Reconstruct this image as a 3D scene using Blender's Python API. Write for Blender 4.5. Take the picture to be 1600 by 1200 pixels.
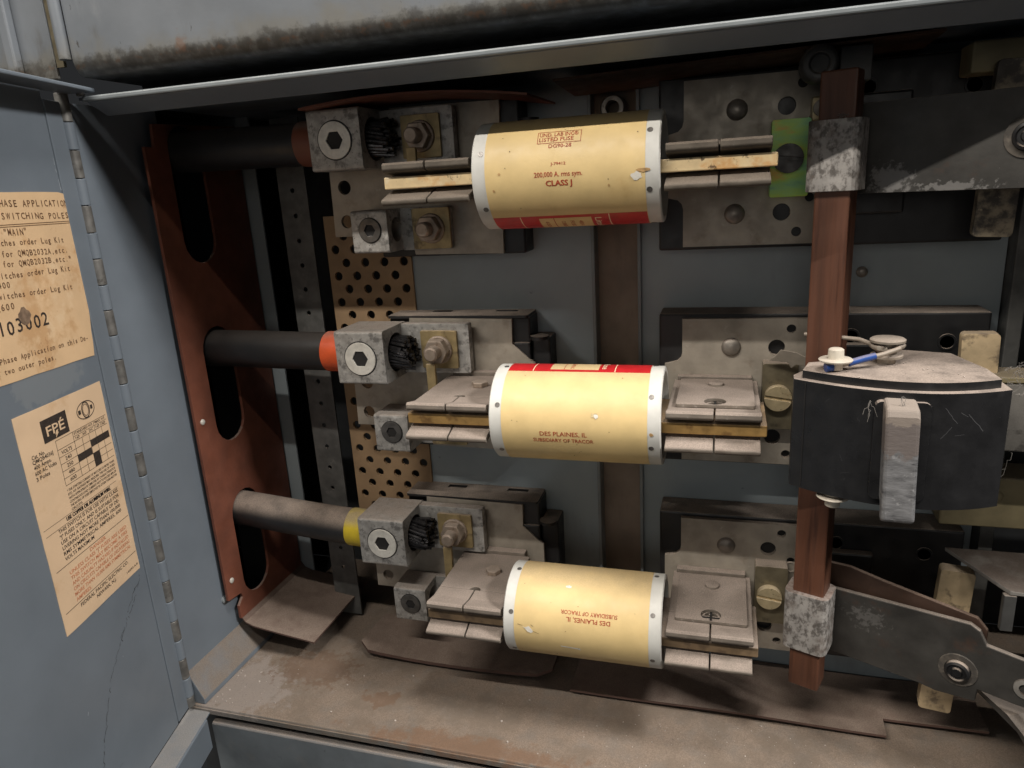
import bpy, bmesh, math, random
from mathutils import Vector, Matrix
from mathutils.geometry import tessellate_polygon
random.seed(7)
PI = math.pi
for o in list(bpy.data.objects): bpy.data.objects.remove(o)
S = bpy.context.scene
COL = S.collection

# ------------------------------------------------------------------ camera, world, lamps, exposure
cd = bpy.data.cameras.new('camera'); cam = bpy.data.objects.new('camera', cd); COL.objects.link(cam)
yaw, pit, rol = map(math.radians, (-17.1929, 15.5911, 3.4442))
fw = Vector((math.sin(yaw)*math.cos(pit), math.cos(yaw)*math.cos(pit), -math.sin(pit)))
rx = Vector((math.cos(yaw), -math.sin(yaw), 0)); dn = fw.cross(rx)
r2 = math.cos(rol)*rx + math.sin(rol)*dn; d2 = -math.sin(rol)*rx + math.cos(rol)*dn
M = Matrix((r2, -d2, -fw)).transposed().to_4x4(); M.translation = Vector((0.0307, -0.3777, 0.1261))
cam.matrix_world = M
cd.sensor_width = 36; cd.lens = 36*1116.88/1600; cd.clip_start = 0.01; cd.clip_end = 50
S.camera = cam
W = bpy.data.worlds.new('World'); S.world = W; W.use_nodes = True
W.node_tree.nodes['Background'].inputs[0].default_value = (0.92, 0.95, 1.0, 1)
W.node_tree.nodes['Background'].inputs[1].default_value = 0.022

def lamp(name, d, dist, sx, sy, watts, colr, target=(-0.03, 0, 0.05)):
    l = bpy.data.lights.new(name, 'AREA'); l.shape = 'RECTANGLE'; l.size = sx; l.size_y = sy
    l.energy = watts; l.color = colr
    o = bpy.data.objects.new(name, l); COL.objects.link(o)
    v = Vector(d).normalized(); o.location = Vector(target) + v*dist
    # long lamps hang parallel to the cabinet front
    o.rotation_euler = (math.atan2(-v.y, v.z), 0, 0) if sx > 1 else v.to_track_quat('Z', 'Y').to_euler()
    return o
lamp('ceiling_lamp', (0.28, -0.235, 1.0), 1.5, 0.30, 0.07, 12.0, (1.0, 0.94, 0.87))
lamp('room_lamp', (-0.58, -1.0, 1.23), 1.85, 1.80, 0.025, 38.0, (1.0, 0.93, 0.84))
lamp('aisle_lamp', (1.15, -0.36, 1.0), 1.6, 0.26, 0.14, 25.0, (1.0, 0.96, 0.91))
lamp('front_fill_lamp', (-0.05, -1.0, 0.18), 2.2, 1.2, 0.7, 3.2, (1.0, 0.95, 0.88))  # added soft fill from the front, lifts the shaded interior
S.view_settings.view_transform = 'Standard'; S.view_settings.look = 'None'
S.view_settings.exposure = 0.0; S.view_settings.gamma = 1.0
S.view_settings.use_curve_mapping = False

# ------------------------------------------------------------------ materials
DUST = (0.30, 0.245, 0.205)
def mat(name, base, rough=0.5, metal=0.0, var=0.15, vscale=60, dust=0.0, dcol=DUST, dlo=0.2, dhi=0.8,
        stains=(), bump=0.0, bscale=400, stretch=None, spec=0.5, coat=0.0):
    """stains: (colour, scale, lo, hi, amount, seed[, (sx,sy,sz)])"""
    m = bpy.data.materials.new(name); m.use_nodes = True
    nt = m.node_tree; N = nt.nodes; L = nt.links
    b = N['Principled BSDF']
    tc = N.new('ShaderNodeTexCoord'); co = tc.outputs['Object']
    def mapped(sc):
        if not sc: return co
        mp = N.new('ShaderNodeMapping'); mp.inputs['Scale'].default_value = sc
        L.new(co, mp.inputs['Vector']); return mp.outputs[0]
    def noise(scale, detail=5, seed=0, sc=None, rg=0.55):
        n = N.new('ShaderNodeTexNoise'); n.noise_dimensions = '4D'; n.inputs['Scale'].default_value = scale
        n.inputs['Detail'].default_value = detail; n.inputs['W'].default_value = seed
        n.inputs['Roughness'].default_value = rg
        L.new(mapped(sc), n.inputs['Vector']); return n.outputs[0]
    def rng(v, a, c, t0=0.0, t1=1.0):
        r = N.new('ShaderNodeMapRange'); r.interpolation_type = 'SMOOTHSTEP'
        for k, x in ((1, a), (2, c), (3, t0), (4, t1)): r.inputs[k].default_value = x
        L.new(v, r.inputs[0]); return r.outputs[0]
    def mix(f, a, c):
        x = N.new('ShaderNodeMix'); x.data_type = 'RGBA'
        if isinstance(f, float): x.inputs[0].default_value = f
        else: L.new(f, x.inputs[0])
        for s, v in ((6, a), (7, c)):
            if isinstance(v, tuple): x.inputs[s].default_value = (*v[:3], 1)
            else: L.new(v, x.inputs[s])
        return x.outputs[2]
    lo = tuple(c*(1-var) for c in base); hi = tuple(min(1, c*(1+var)) for c in base)
    n1 = noise(vscale, 6, 1.3, stretch)
    c = mix(rng(n1, 0.3, 0.7), lo, hi)
    ro = rng(noise(vscale*2, 4, 5.1, stretch), 0.3, 0.7, max(0.05, rough-0.08), min(1, rough+0.08))
    for st in stains:
        colr, sc, a, z, amt, seed = st[:6]
        f = rng(noise(sc, 6, seed, st[6] if len(st) > 6 else None, 0.62), a, z, 0.0, amt)
        c = mix(f, c, colr)
    if dust > 0:
        g = N.new('ShaderNodeNewGeometry'); sx = N.new('ShaderNodeSeparateXYZ'); L.new(g.outputs['Normal'], sx.inputs[0])
        f = rng(sx.outputs[2], dlo, dhi, 0.0, dust)
        pn = rng(noise(90, 8, 9.7), 0.25, 0.6, 0.55, 1.0)
        mm = N.new('ShaderNodeMath'); mm.operation = 'MULTIPLY'; L.new(f, mm.inputs[0]); L.new(pn, mm.inputs[1])
        fine = mix(rng(noise(1500, 2, 3.3), 0.35, 0.65), tuple(x*0.82 for x in dcol), tuple(min(1, x*1.15) for x in dcol))
        c = mix(mm.outputs[0], c, fine)
        rr = N.new('ShaderNodeMix'); rr.data_type = 'FLOAT'; L.new(mm.outputs[0], rr.inputs[0]); L.new(ro, rr.inputs[2]); rr.inputs[3].default_value = 0.95
        ro = rr.outputs[0]
        if metal > 0:
            mr = N.new('ShaderNodeMix'); mr.data_type = 'FLOAT'; L.new(mm.outputs[0], mr.inputs[0]); mr.inputs[2].default_value = metal; mr.inputs[3].default_value = 0
            L.new(mr.outputs[0], b.inputs['Metallic'])
    if not dust: b.inputs['Metallic'].default_value = metal
    L.new(c, b.inputs['Base Color']); L.new(ro, b.inputs['Roughness'])
    b.inputs['Specular IOR Level'].default_value = spec
    b.inputs['Coat Weight'].default_value = coat; b.inputs['Coat Roughness'].default_value = 0.25
    if bump > 0:
        bp = N.new('ShaderNodeBump'); bp.inputs['Strength'].default_value = bump; bp.inputs['Distance'].default_value = 0.0006
        L.new(noise(bscale, 5, 7.7, stretch), bp.inputs['Height']); L.new(bp.outputs[0], b.inputs['Normal'])
    return m
GREYBLUE = (0.152, 0.178, 0.208)
M_paint = mat('grey enamel paint', GREYBLUE, 0.42, var=0.07, vscale=25, stains=(((0.30,0.32,0.34), 70, .66, .74, .35, 2.2), ((0.05,0.055,0.06), 260, .70, .74, .5, 4.4)), bump=.08, bscale=350)
M_door = mat('grey door enamel', GREYBLUE, 0.40, var=0.08, vscale=18, stains=(((0.27,0.29,0.31), 90, .67, .72, .45, 2.9), ((0.04,0.04,0.045), 30, .66, .70, .25, 4.0, (1,1,2.5)), ((0.03,0.03,0.035), 330, .72, .75, .7, 8.4)), bump=.08, bscale=300)
M_back = mat('grey back panel paint', (0.285,0.330,0.352), 0.5, var=0.08, vscale=18, dust=.6, stains=(((0.27,0.26,0.24), 40, .58, .75, .3, 2.2), ((0.09,0.095,0.10), 200, .68, .72, .4, 6.2), ((0.13,0.13,0.125), 22, .55, .7, .35, 4.2, (1,1,.3))), bump=.06)
M_upper = mat('weathered grey steel', (0.140,0.154,0.171), 0.5, var=0.12, vscale=16, stains=(((0.07,0.06,0.045), 55, .60, .74, .5, 3.1, (1,1,.35)), ((0.03,0.025,0.02), 230, .655, .71, .85, 6.2, (1,1,.4)), ((0.29,0.295,0.30), 25, .6, .7, .35, 8.8, (1,1,.3))), bump=.12, bscale=200)
M_upedge = mat('grimy rusty steel edge', (0.17,0.155,0.125), 0.65, var=.3, vscale=90, stains=(((0.025,0.02,0.015), 120, .5, .62, .85, 3.1), ((0.22,0.075,0.025), 60, .60, .66, .8, 6.3)), bump=.3, bscale=300)
M_floor = mat('dusty floor paint', (0.16,0.150,0.137), 0.85, var=.15, vscale=45, dust=.95, dcol=(0.222,0.170,0.130), stains=(), bump=.6, bscale=1300)
M_lower = mat('dusty dark grey steel', (0.155,0.175,0.190), 0.55, var=.2, vscale=25, dust=.8, stains=(((0.24,0.215,0.19), 45, .55, .7, .35, 3.0), ((0.03,0.03,0.03), 90, .63, .7, .5, 5.0)), bump=.15)
M_red = mat('red vulcanised fibre', (0.165,0.056,0.033), 0.6, var=.2, vscale=50, dust=.85, dcol=(0.24,0.18,0.15), dlo=.4, dhi=.9, stains=(((0.28,0.115,0.075), 160, .60, .72, .4, 2.7, (1,1,.25)), ((0.08,0.03,0.02), 40, .6, .75, .4, 5.7), ((0.30,0.14,0.10), 500, .68, .72, .4, 9.7)), bump=.25, bscale=500)
M_redsheet = mat('dusty fibre sheet', (0.100,0.058,0.046), 0.75, var=.2, vscale=50, dust=.97, dcol=(0.225,0.172,0.138), dlo=.3, dhi=.8, bump=.2, bscale=600)
M_brownsheet = mat('brown fibre sheet', (0.075,0.036,0.018), 0.6, var=.2, vscale=60)
M_bar = mat('brown phenolic bar', (0.105,0.042,0.023), 0.5, var=.25, vscale=90, stretch=(1.8,1.8,.10), stains=(((0.035,0.014,0.009), 190, .52, .70, .7, 2.0, (1,1,.07)), ((0.16,0.072,0.042), 320, .62, .72, .5, 5.0, (1,1,.05)), ((0.03,0.015,0.01), 420, .71, .74, .8, 8.0)), bump=.15, bscale=300)
M_black = mat('black moulded plastic', (0.012,0.012,0.013), 0.45, var=.2, dust=.95, dcol=(0.29,0.24,0.20), dlo=.35, dhi=.9, stains=(((0.07,0.07,0.075), 60, .62, .74, .3, 3.0),), bump=.1)
M_cover = mat('black moulded cover', (0.0145,0.0145,0.0155), 0.33, var=.25, spec=.5, dust=.97, dcol=(0.315,0.258,0.220), dlo=.3, dhi=.8, stains=(((0.045,0.045,0.046), 45, .56, .78, .45, 3.0, (1,1,.4)), ((0.10,0.095,0.09), 150, .66, .8, .35, 5.0), ((0.25,0.25,0.26), 420, .71, .75, .6, 7.0)), bump=.15)
M_grip = mat('worn grey grip', (0.155,0.155,0.16), 0.55, var=.3, vscale=150, stretch=(.8,1,2.4), dust=.95, dcol=(0.33,0.275,0.235), stains=(((0.045,0.045,0.05), 200, .55, .68, .75, 3.0, (.7,1,2.4)), ((0.36,0.36,0.365), 330, .58, .68, .5, 6.0)), bump=.2)
M_plate = mat('dusty tinned plate', (0.34,0.305,0.255), 0.5, 0.35, var=.18, vscale=70, dust=.9, dcol=(0.30,0.245,0.20), dlo=.3, dhi=.85, stains=(((0.16,0.12,0.085), 60, .55, .72, .55, 2.0), ((0.55,0.51,0.45), 140, .62, .72, .35, 4.0), ((0.05,0.04,0.035), 300, .68, .73, .5, 8.0)), bump=.15, bscale=500)
M_jaw = mat('dusty clip jaw', (0.175,0.148,0.122), 0.65, 0.15, var=.22, vscale=90, dust=.97, dcol=(0.285,0.234,0.200), dlo=.3, dhi=.85, stains=(((0.10,0.07,0.05), 90, .56, .7, .5, 2.0), ((0.40,0.37,0.34), 260, .60, .72, .55, 4.0)), bump=.3, bscale=600)
M_alu = mat('oxidised aluminium lug', (0.385,0.375,0.355), 0.5, 0.45, var=.2, vscale=160, dust=.9, dcol=(0.29,0.245,0.21), dlo=.4, dhi=.9, stains=(((0.09,0.085,0.08), 170, .50, .64, .7, 2.0), ((0.60,0.59,0.57), 260, .56, .68, .55, 4.0), ((0.05,0.045,0.04), 420, .62, .68, .7, 9.0)), bump=.3, bscale=700)
M_screw = mat('bright set screw', (0.70,0.68,0.62), 0.4, 0.35, var=.12, vscale=200, stains=(((0.25,0.22,0.18), 260, .58, .7, .5, 4.0),))
M_setdark = mat('dark set screw', (0.11,0.105,0.10), .38, .6, var=.25, vscale=200)
M_steel = mat('dull steel', (0.26,0.235,0.205), 0.42, 0.6, var=.2, vscale=200, dust=.6, stains=(((0.09,0.06,0.04), 180, .56, .68, .6, 2.0),), bump=.1)
M_bolt = mat('brown steel bolt', (0.34,0.275,0.22), 0.42, 0.55, var=.2, vscale=200, dust=.75, stains=(((0.08,0.05,0.03), 180, .55, .68, .6, 2.0),), bump=.1)
M_washer = mat('yellow zinc washer', (0.36,0.275,0.14), 0.42, 0.5, var=.25, vscale=120, dust=.7, stains=(((0.10,0.07,0.045), 130, .54, .66, .6, 2.0),))
M_dark = mat('dark hollow', (0.012,0.011,0.011), 0.7)
M_cavity = mat('cavity shade', (0.03,0.033,0.036), 0.7)  # near-black colour stands in for the darkness over plain grey paint
M_strand = mat('blackened conductor strand', (0.06,0.058,0.06), 0.32, 0.75, var=.4, vscale=200)
M_cable = mat('dusty black cable jacket', (0.020,0.020,0.021), 0.5, var=.2, dust=.95, dcol=(0.275,0.222,0.182), dlo=0.05, dhi=.75, stains=(((0.16,0.15,0.145), 160, .68, .74, .5, 2.0),), bump=.15, bscale=500)
M_cableclean = mat('black cable jacket', (0.016,0.016,0.017), 0.45, var=.2, dust=.35, dcol=(0.12,0.10,0.085), dlo=.3, dhi=1.0, stains=(((0.16,0.15,0.145), 120, .70, .76, .5, 2.0),), bump=.15, bscale=500)
M_tapebrown = mat('brown tape', (0.17,0.055,0.03), .5, var=.1, dust=.5, dlo=.5)
M_tapeorange = mat('orange tape', (0.68,0.095,0.022), .45, var=.1, vscale=150, dust=.5, dlo=.6, dhi=1.0, stains=(((0.25,0.06,0.03), 200, .62, .7, .3, 2.0),))
M_tapeyellow = mat('yellow tape', (0.62,0.47,0.03), .4, var=.1, vscale=150, dust=.75, dlo=.35, dhi=.8)
M_fibre = mat('white fuse tube', (0.60,0.595,0.56), .5, var=.06, vscale=120, stains=(((0.30,0.24,0.16), 160, .64, .76, .5, 2.0), ((0.10,0.08,0.065), 420, .72, .76, .7, 5.0)))
M_yellow = mat('yellow paper label', (0.71,0.530,0.250), .5, var=.06, vscale=70, dust=.5, dcol=(0.40,0.31,0.20), dlo=.78, dhi=1.0, stains=(((0.50,0.30,0.10), 45, .56, .78, .35, 2.0), ((0.30,0.18,0.07), 330, .725, .765, .7, 5.0), ((0.74,0.58,0.33), 90, .60, .76, .35, 7.0), ((0.40,0.26,0.10), 25, .62, .7, .2, 11.0)), bump=.12, bscale=120)
M_redink = mat('red ink band', (0.50,0.018,0.022), .38, var=.1, vscale=200, stains=(((0.75,0.5,0.45), 500, .73, .76, .6, 5.0),))
M_ink = mat('dark red print', (0.38,0.055,0.022), .6, var=.25, vscale=600)
M_whiteink = mat('cream print line', (0.80,0.66,0.45), .5)
M_brass = mat('tarnished brass blade', (0.74,0.575,0.33), .45, .15, var=.14, vscale=90, dust=.5, stains=(((0.62,0.27,0.05), 75, .48, .66, .75, 2.0), ((0.06,0.025,0.01), 230, .60, .67, .85, 4.0), ((0.86,0.77,0.58), 110, .56, .7, .6, 6.0)), bump=.1)
M_brassdull = mat('dull brass blade', (0.40,0.245,0.085), .45, .4, var=.2, vscale=120, dust=.7, stains=(((0.13,0.065,0.025), 130, .52, .66, .65, 2.0), ((0.6,0.42,0.2), 160, .6, .7, .4, 6.0)))
M_olive = mat('olive steel yoke', (0.17,0.145,0.095), .42, .5, var=.2, vscale=120, dust=.8, stains=(((0.06,0.05,0.035), 130, .54, .66, .6, 2.0),))
M_brassscrew = mat('brass screw head', (0.56,0.46,0.28), .35, .6, var=.15, vscale=200, dust=.5, stains=(((0.25,0.13,0.06), 150, .58, .7, .5, 2.0),))
M_cast = mat('worn cast clip', (0.40,0.38,0.36), .6, .25, var=.15, vscale=120, dust=.7, dcol=(0.22,0.15,0.12), stains=(((0.09,0.08,0.072), 330, .44, .62, .85, 2.0, (1,1,.7)), ((0.13,0.095,0.075), 75, .52, .68, .75, 4.0)), bump=.25, bscale=500)
M_blade = mat('dark switch blade', (0.066,0.063,0.058), .5, .4, var=.25, vscale=50, dust=.55, stains=(((0.13,0.065,0.04), 45, .58, .72, .45, 2.0), ((0.40,0.39,0.37), 260, .69, .75, .7, 4.0), ((0.22,0.21,0.2), 90, .64, .8, .4, 9.0)), bump=.15)
M_copper = mat('brown copper blade', (0.085,0.050,0.036), .55, .3, var=.25, vscale=50, dust=.9, dcol=(0.15,0.105,0.08), stains=(((0.13,0.06,0.038), 70, .56, .68, .5, 2.0),), bump=.12)
M_pad = mat('tan insulating pad', (0.50,0.385,0.235), .6, var=.2, vscale=80, dust=.6, stains=(((0.08,0.06,0.045), 70, .52, .62, .75, 2.0), ((0.62,0.53,0.38), 170, .6, .7, .5, 4.0)), bump=.25, bscale=400)
M_padburnt = mat('scorched insulating pad', (0.30,0.25,0.175), .65, var=.3, vscale=80, stains=(((0.035,0.03,0.028), 60, .44, .56, .9, 2.0), ((0.5,0.42,0.28), 210, .6, .68, .6, 4.0)), bump=.3, bscale=400)
M_peg = mat('tan perforated board', (0.30,0.200,0.112), .75, var=.1, vscale=60, stains=(((0.16,0.10,0.06), 35, .55, .7, .35, 2.0),), bump=.15, bscale=500)
M_strut = mat('galvanised strut', (0.12,0.12,0.115), .55, .3, var=.25, vscale=90, dust=.5, stains=(((0.24,0.235,0.22), 100, .6, .7, .4, 2.0),))
M_chan = mat('dusty brown channel', (0.255,0.200,0.158), .8, var=.15, vscale=40, stains=(((0.14,0.11,0.09), 60, .5, .7, .5, 3.0, (1,1,.3)),))
M_lip = mat('pale grey strip', (0.185,0.205,0.215), .4, var=.1)
M_bus = mat('dusty grey bus bar', (0.19,0.18,0.165), .6, .0, var=.2, vscale=60, dust=.97, dcol=(0.066,0.050,0.040), stains=(((0.05,0.045,0.04), 90, .58, .68, .7, 2.0),), bump=.2)
M_darkbus = mat('dark grey bracket', (0.07,0.07,0.068), .55, .3, var=.2, dust=.7, dcol=(0.21,0.17,0.14), bump=.15)
M_paper = mat('tan label paper', (0.69,0.495,0.320), .7, var=.05, vscale=45, stains=(((0.50,0.29,0.13), 38, .575, .70, .45, 2.0), ((0.78,0.61,0.43), 60, .6, .7, .35, 6.0), ((0.40,0.20,0.08), 300, .72, .76, .5, 8.0)), bump=.05)
M_paper_old = mat('stained label paper', (0.66,0.455,0.265), .7, var=.07, vscale=40, stains=(((0.46,0.235,0.085), 34, .55, .64, .5, 2.0), ((0.74,0.56,0.36), 50, .56, .66, .55, 6.0), ((0.36,0.17,0.06), 90, .62, .67, .4, 8.0)), bump=.06)
M_print = mat('black print', (0.034,0.025,0.02), .7, var=.3, vscale=700)
M_printbrown = mat('brown typed print', (0.13,0.065,0.03), .7, var=.35, vscale=500)
M_printred = mat('faded orange print', (0.54,0.20,0.10), .7, var=.2, vscale=500)
M_knuckle = mat('bare hinge metal', (0.17,0.165,0.155), .5, .4, var=.3, vscale=150, stains=(((0.05,0.045,0.04), 160, .55, .66, .6, 2.0),))
M_pin = mat('grey pin', (0.16,0.15,0.14), .4, .5, var=.3, vscale=900)
M_white = mat('white nylon', (0.62,0.57,0.48), .45, var=.1, vscale=200, dust=.5)
M_blue = mat('blue sleeve', (0.018,0.06,0.24), .35, var=.15, dust=.45, dlo=.5)
M_wire = mat('dusty steel wire', (0.34,0.30,0.25), .45, .5, var=.2, dust=.7)
M_web = mat('pale lint', (0.20,0.185,0.17), .9)
M_crumb = mat('pale crumbs', (0.42,0.37,0.33), .9, var=.3, vscale=300)
M_olivebox = mat('olive tan block', (0.25,0.21,0.12), .6, var=.2, dust=.5)
M_irid = bpy.data.materials.new('iridescent zinc plating'); M_irid.use_nodes = True
def _irid():
    nt = M_irid.node_tree; N = nt.nodes; L = nt.links; b = N['Principled BSDF']
    tc = N.new('ShaderNodeTexCoord'); n = N.new('ShaderNodeTexNoise'); n.inputs['Scale'].default_value = 95; n.inputs['Detail'].default_value = 4
    mp = N.new('ShaderNodeMapping'); mp.inputs['Scale'].default_value = (.5, .5, 1.3)
    L.new(tc.outputs['Object'], mp.inputs[0]); L.new(mp.outputs[0], n.inputs['Vector'])
    r = N.new('ShaderNodeValToRGB'); e = r.color_ramp.elements
    e[0].position = .25; e[0].color = (.88, .85, .08, 1); e[1].position = .75; e[1].color = (.14, .50, .42, 1)
    x = e.new(.42); x.color = (.55, .88, .14, 1); x = e.new(.58); x.color = (.40, .82, .30, 1); x = e.new(.34); x.color = (.9, .65, .10, 1)
    L.new(n.outputs[0], r.inputs[0]); L.new(r.outputs[0], b.inputs['Base Color'])
    b.inputs['Metallic'].default_value = .0; b.inputs['Roughness'].default_value = .4
_irid()
# dirt patches with a place of their own
def patches(m, rows):
    nt = m.node_tree; N = nt.nodes; L = nt.links; b = N['Principled BSDF']
    src = b.inputs['Base Color'].links[0].from_socket
    tc = N.new('ShaderNodeTexCoord')
    for colr, scale, lo, hi, amt, seed, centre, rad, sc in rows:
        n = N.new('ShaderNodeTexNoise'); n.noise_dimensions = '4D'; n.inputs['Scale'].default_value = scale; n.inputs['Detail'].default_value = 7; n.inputs['W'].default_value = seed; n.inputs['Roughness'].default_value = .65
        L.new(tc.outputs['Object'], n.inputs['Vector']); f = n.outputs[0]
        if centre:
            mp = N.new('ShaderNodeMapping'); mp.vector_type = 'POINT'; mp.inputs['Location'].default_value = tuple(-c*q for c, q in zip(centre, sc)); mp.inputs['Scale'].default_value = sc
            L.new(tc.outputs['Object'], mp.inputs[0]); ln = N.new('ShaderNodeVectorMath'); ln.operation = 'LENGTH'; L.new(mp.outputs[0], ln.inputs[0])
            k = N.new('ShaderNodeMath'); k.operation = 'MULTIPLY_ADD'; L.new(ln.outputs['Value'], k.inputs[0]); k.inputs[1].default_value = -.5/rad; k.inputs[2].default_value = .5
            a = N.new('ShaderNodeMath'); a.operation = 'ADD'; L.new(f, a.inputs[0]); L.new(k.outputs[0], a.inputs[1]); f = a.outputs[0]
        r = N.new('ShaderNodeMapRange'); r.interpolation_type = 'SMOOTHSTEP'; r.inputs[1].default_value = lo; r.inputs[2].default_value = hi; r.inputs[4].default_value = amt
        L.new(f, r.inputs[0]); x = N.new('ShaderNodeMix'); x.data_type = 'RGBA'; L.new(r.outputs[0], x.inputs[0]); L.new(src, x.inputs[6]); x.inputs[7].default_value = (*colr, 1)
        src = x.outputs[2]
    L.new(src, b.inputs['Base Color'])
one = (1, 1, 1)
patches(M_floor, [((.160,.125,.095), 30, .46, .60, .7, 1.0, None, 0, one),
    ((.285,.247,.222), 110, .60, .74, .65, 2.0, (-.292, -.024, -.207), .050, (1, 1.2, 1)),
    ((.13,.075,.045), 190, .66, .80, .6, 3.0, (-.252, .008, -.207), .040, (.8, 1.2, 1)),
    ((.18,.098,.055), 110, .62, .84, .65, 4.0, (-.12, -.040, -.207), .10, (.9, 7, 1)),
    ((.15,.085,.05), 120, .70, .80, .6, 5.5, (-.19, -.012, -.207), .022, (1, 1.4, 1)),
    ((.17,.085,.045), 210, .66, .72, .6, 5.0, None, 0, one), ((.06,.047,.038), 420, .69, .73, .6, 6.0, None, 0, one), ((.10,.083,.07), 1100, .56, .66, .55, 9.0, None, 0, one), ((.36,.315,.28), 1300, .66, .70, .6, 12.0, None, 0, one)])
patches(M_upper, [((.15,.143,.122), 45, .66, 1.0, .75, 1.0, (0, 0, .2000), .020, (.0001, .0001, 1)), ((.030,.025,.019), 150, .70, 1.05, .7, 2.0, (0, 0, .1970), .013, (.0001, .0001, 1)),
    ((.025,.02,.015), 110, .84, 1.0, .6, 7.0, (0, 0, .2000), .015, (.0001, .0001, 1)), ((.12,.06,.03), 210, .98, 1.1, .5, 3.0, (0, 0, .2000), .010, (.0001, .0001, 1)),
    ((.15,.07,.035), 170, .74, .92, .5, 3.0, (-.235, -.045, .205), .007, (1, .3, .6))])
patches(M_blade, [((.34,.33,.32), 330, .64, .80, .6, 3.0, (.104, .012, .118), .011, (.8, .3, 1)), ((.32,.31,.30), 380, .76, .86, .6, 4.0, (.13, .01, .1135), .016, (.5, .2, 3)), ((.25,.24,.23), 380, .82, .95, .5, 5.0, (.11, .012, -.12), .02, (.8, .2, 1))])
patches(M_grip, [((.15,.125,.115), 240, .48, .62, .9, 5.0, (.1045, -.056, .0135), .0105, (.3, .3, 1)), ((.25,.21,.18), 240, .50, .60, .95, 6.0, (.1045, -.056, .027), .009, (.3, .3, 1))])

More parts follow.
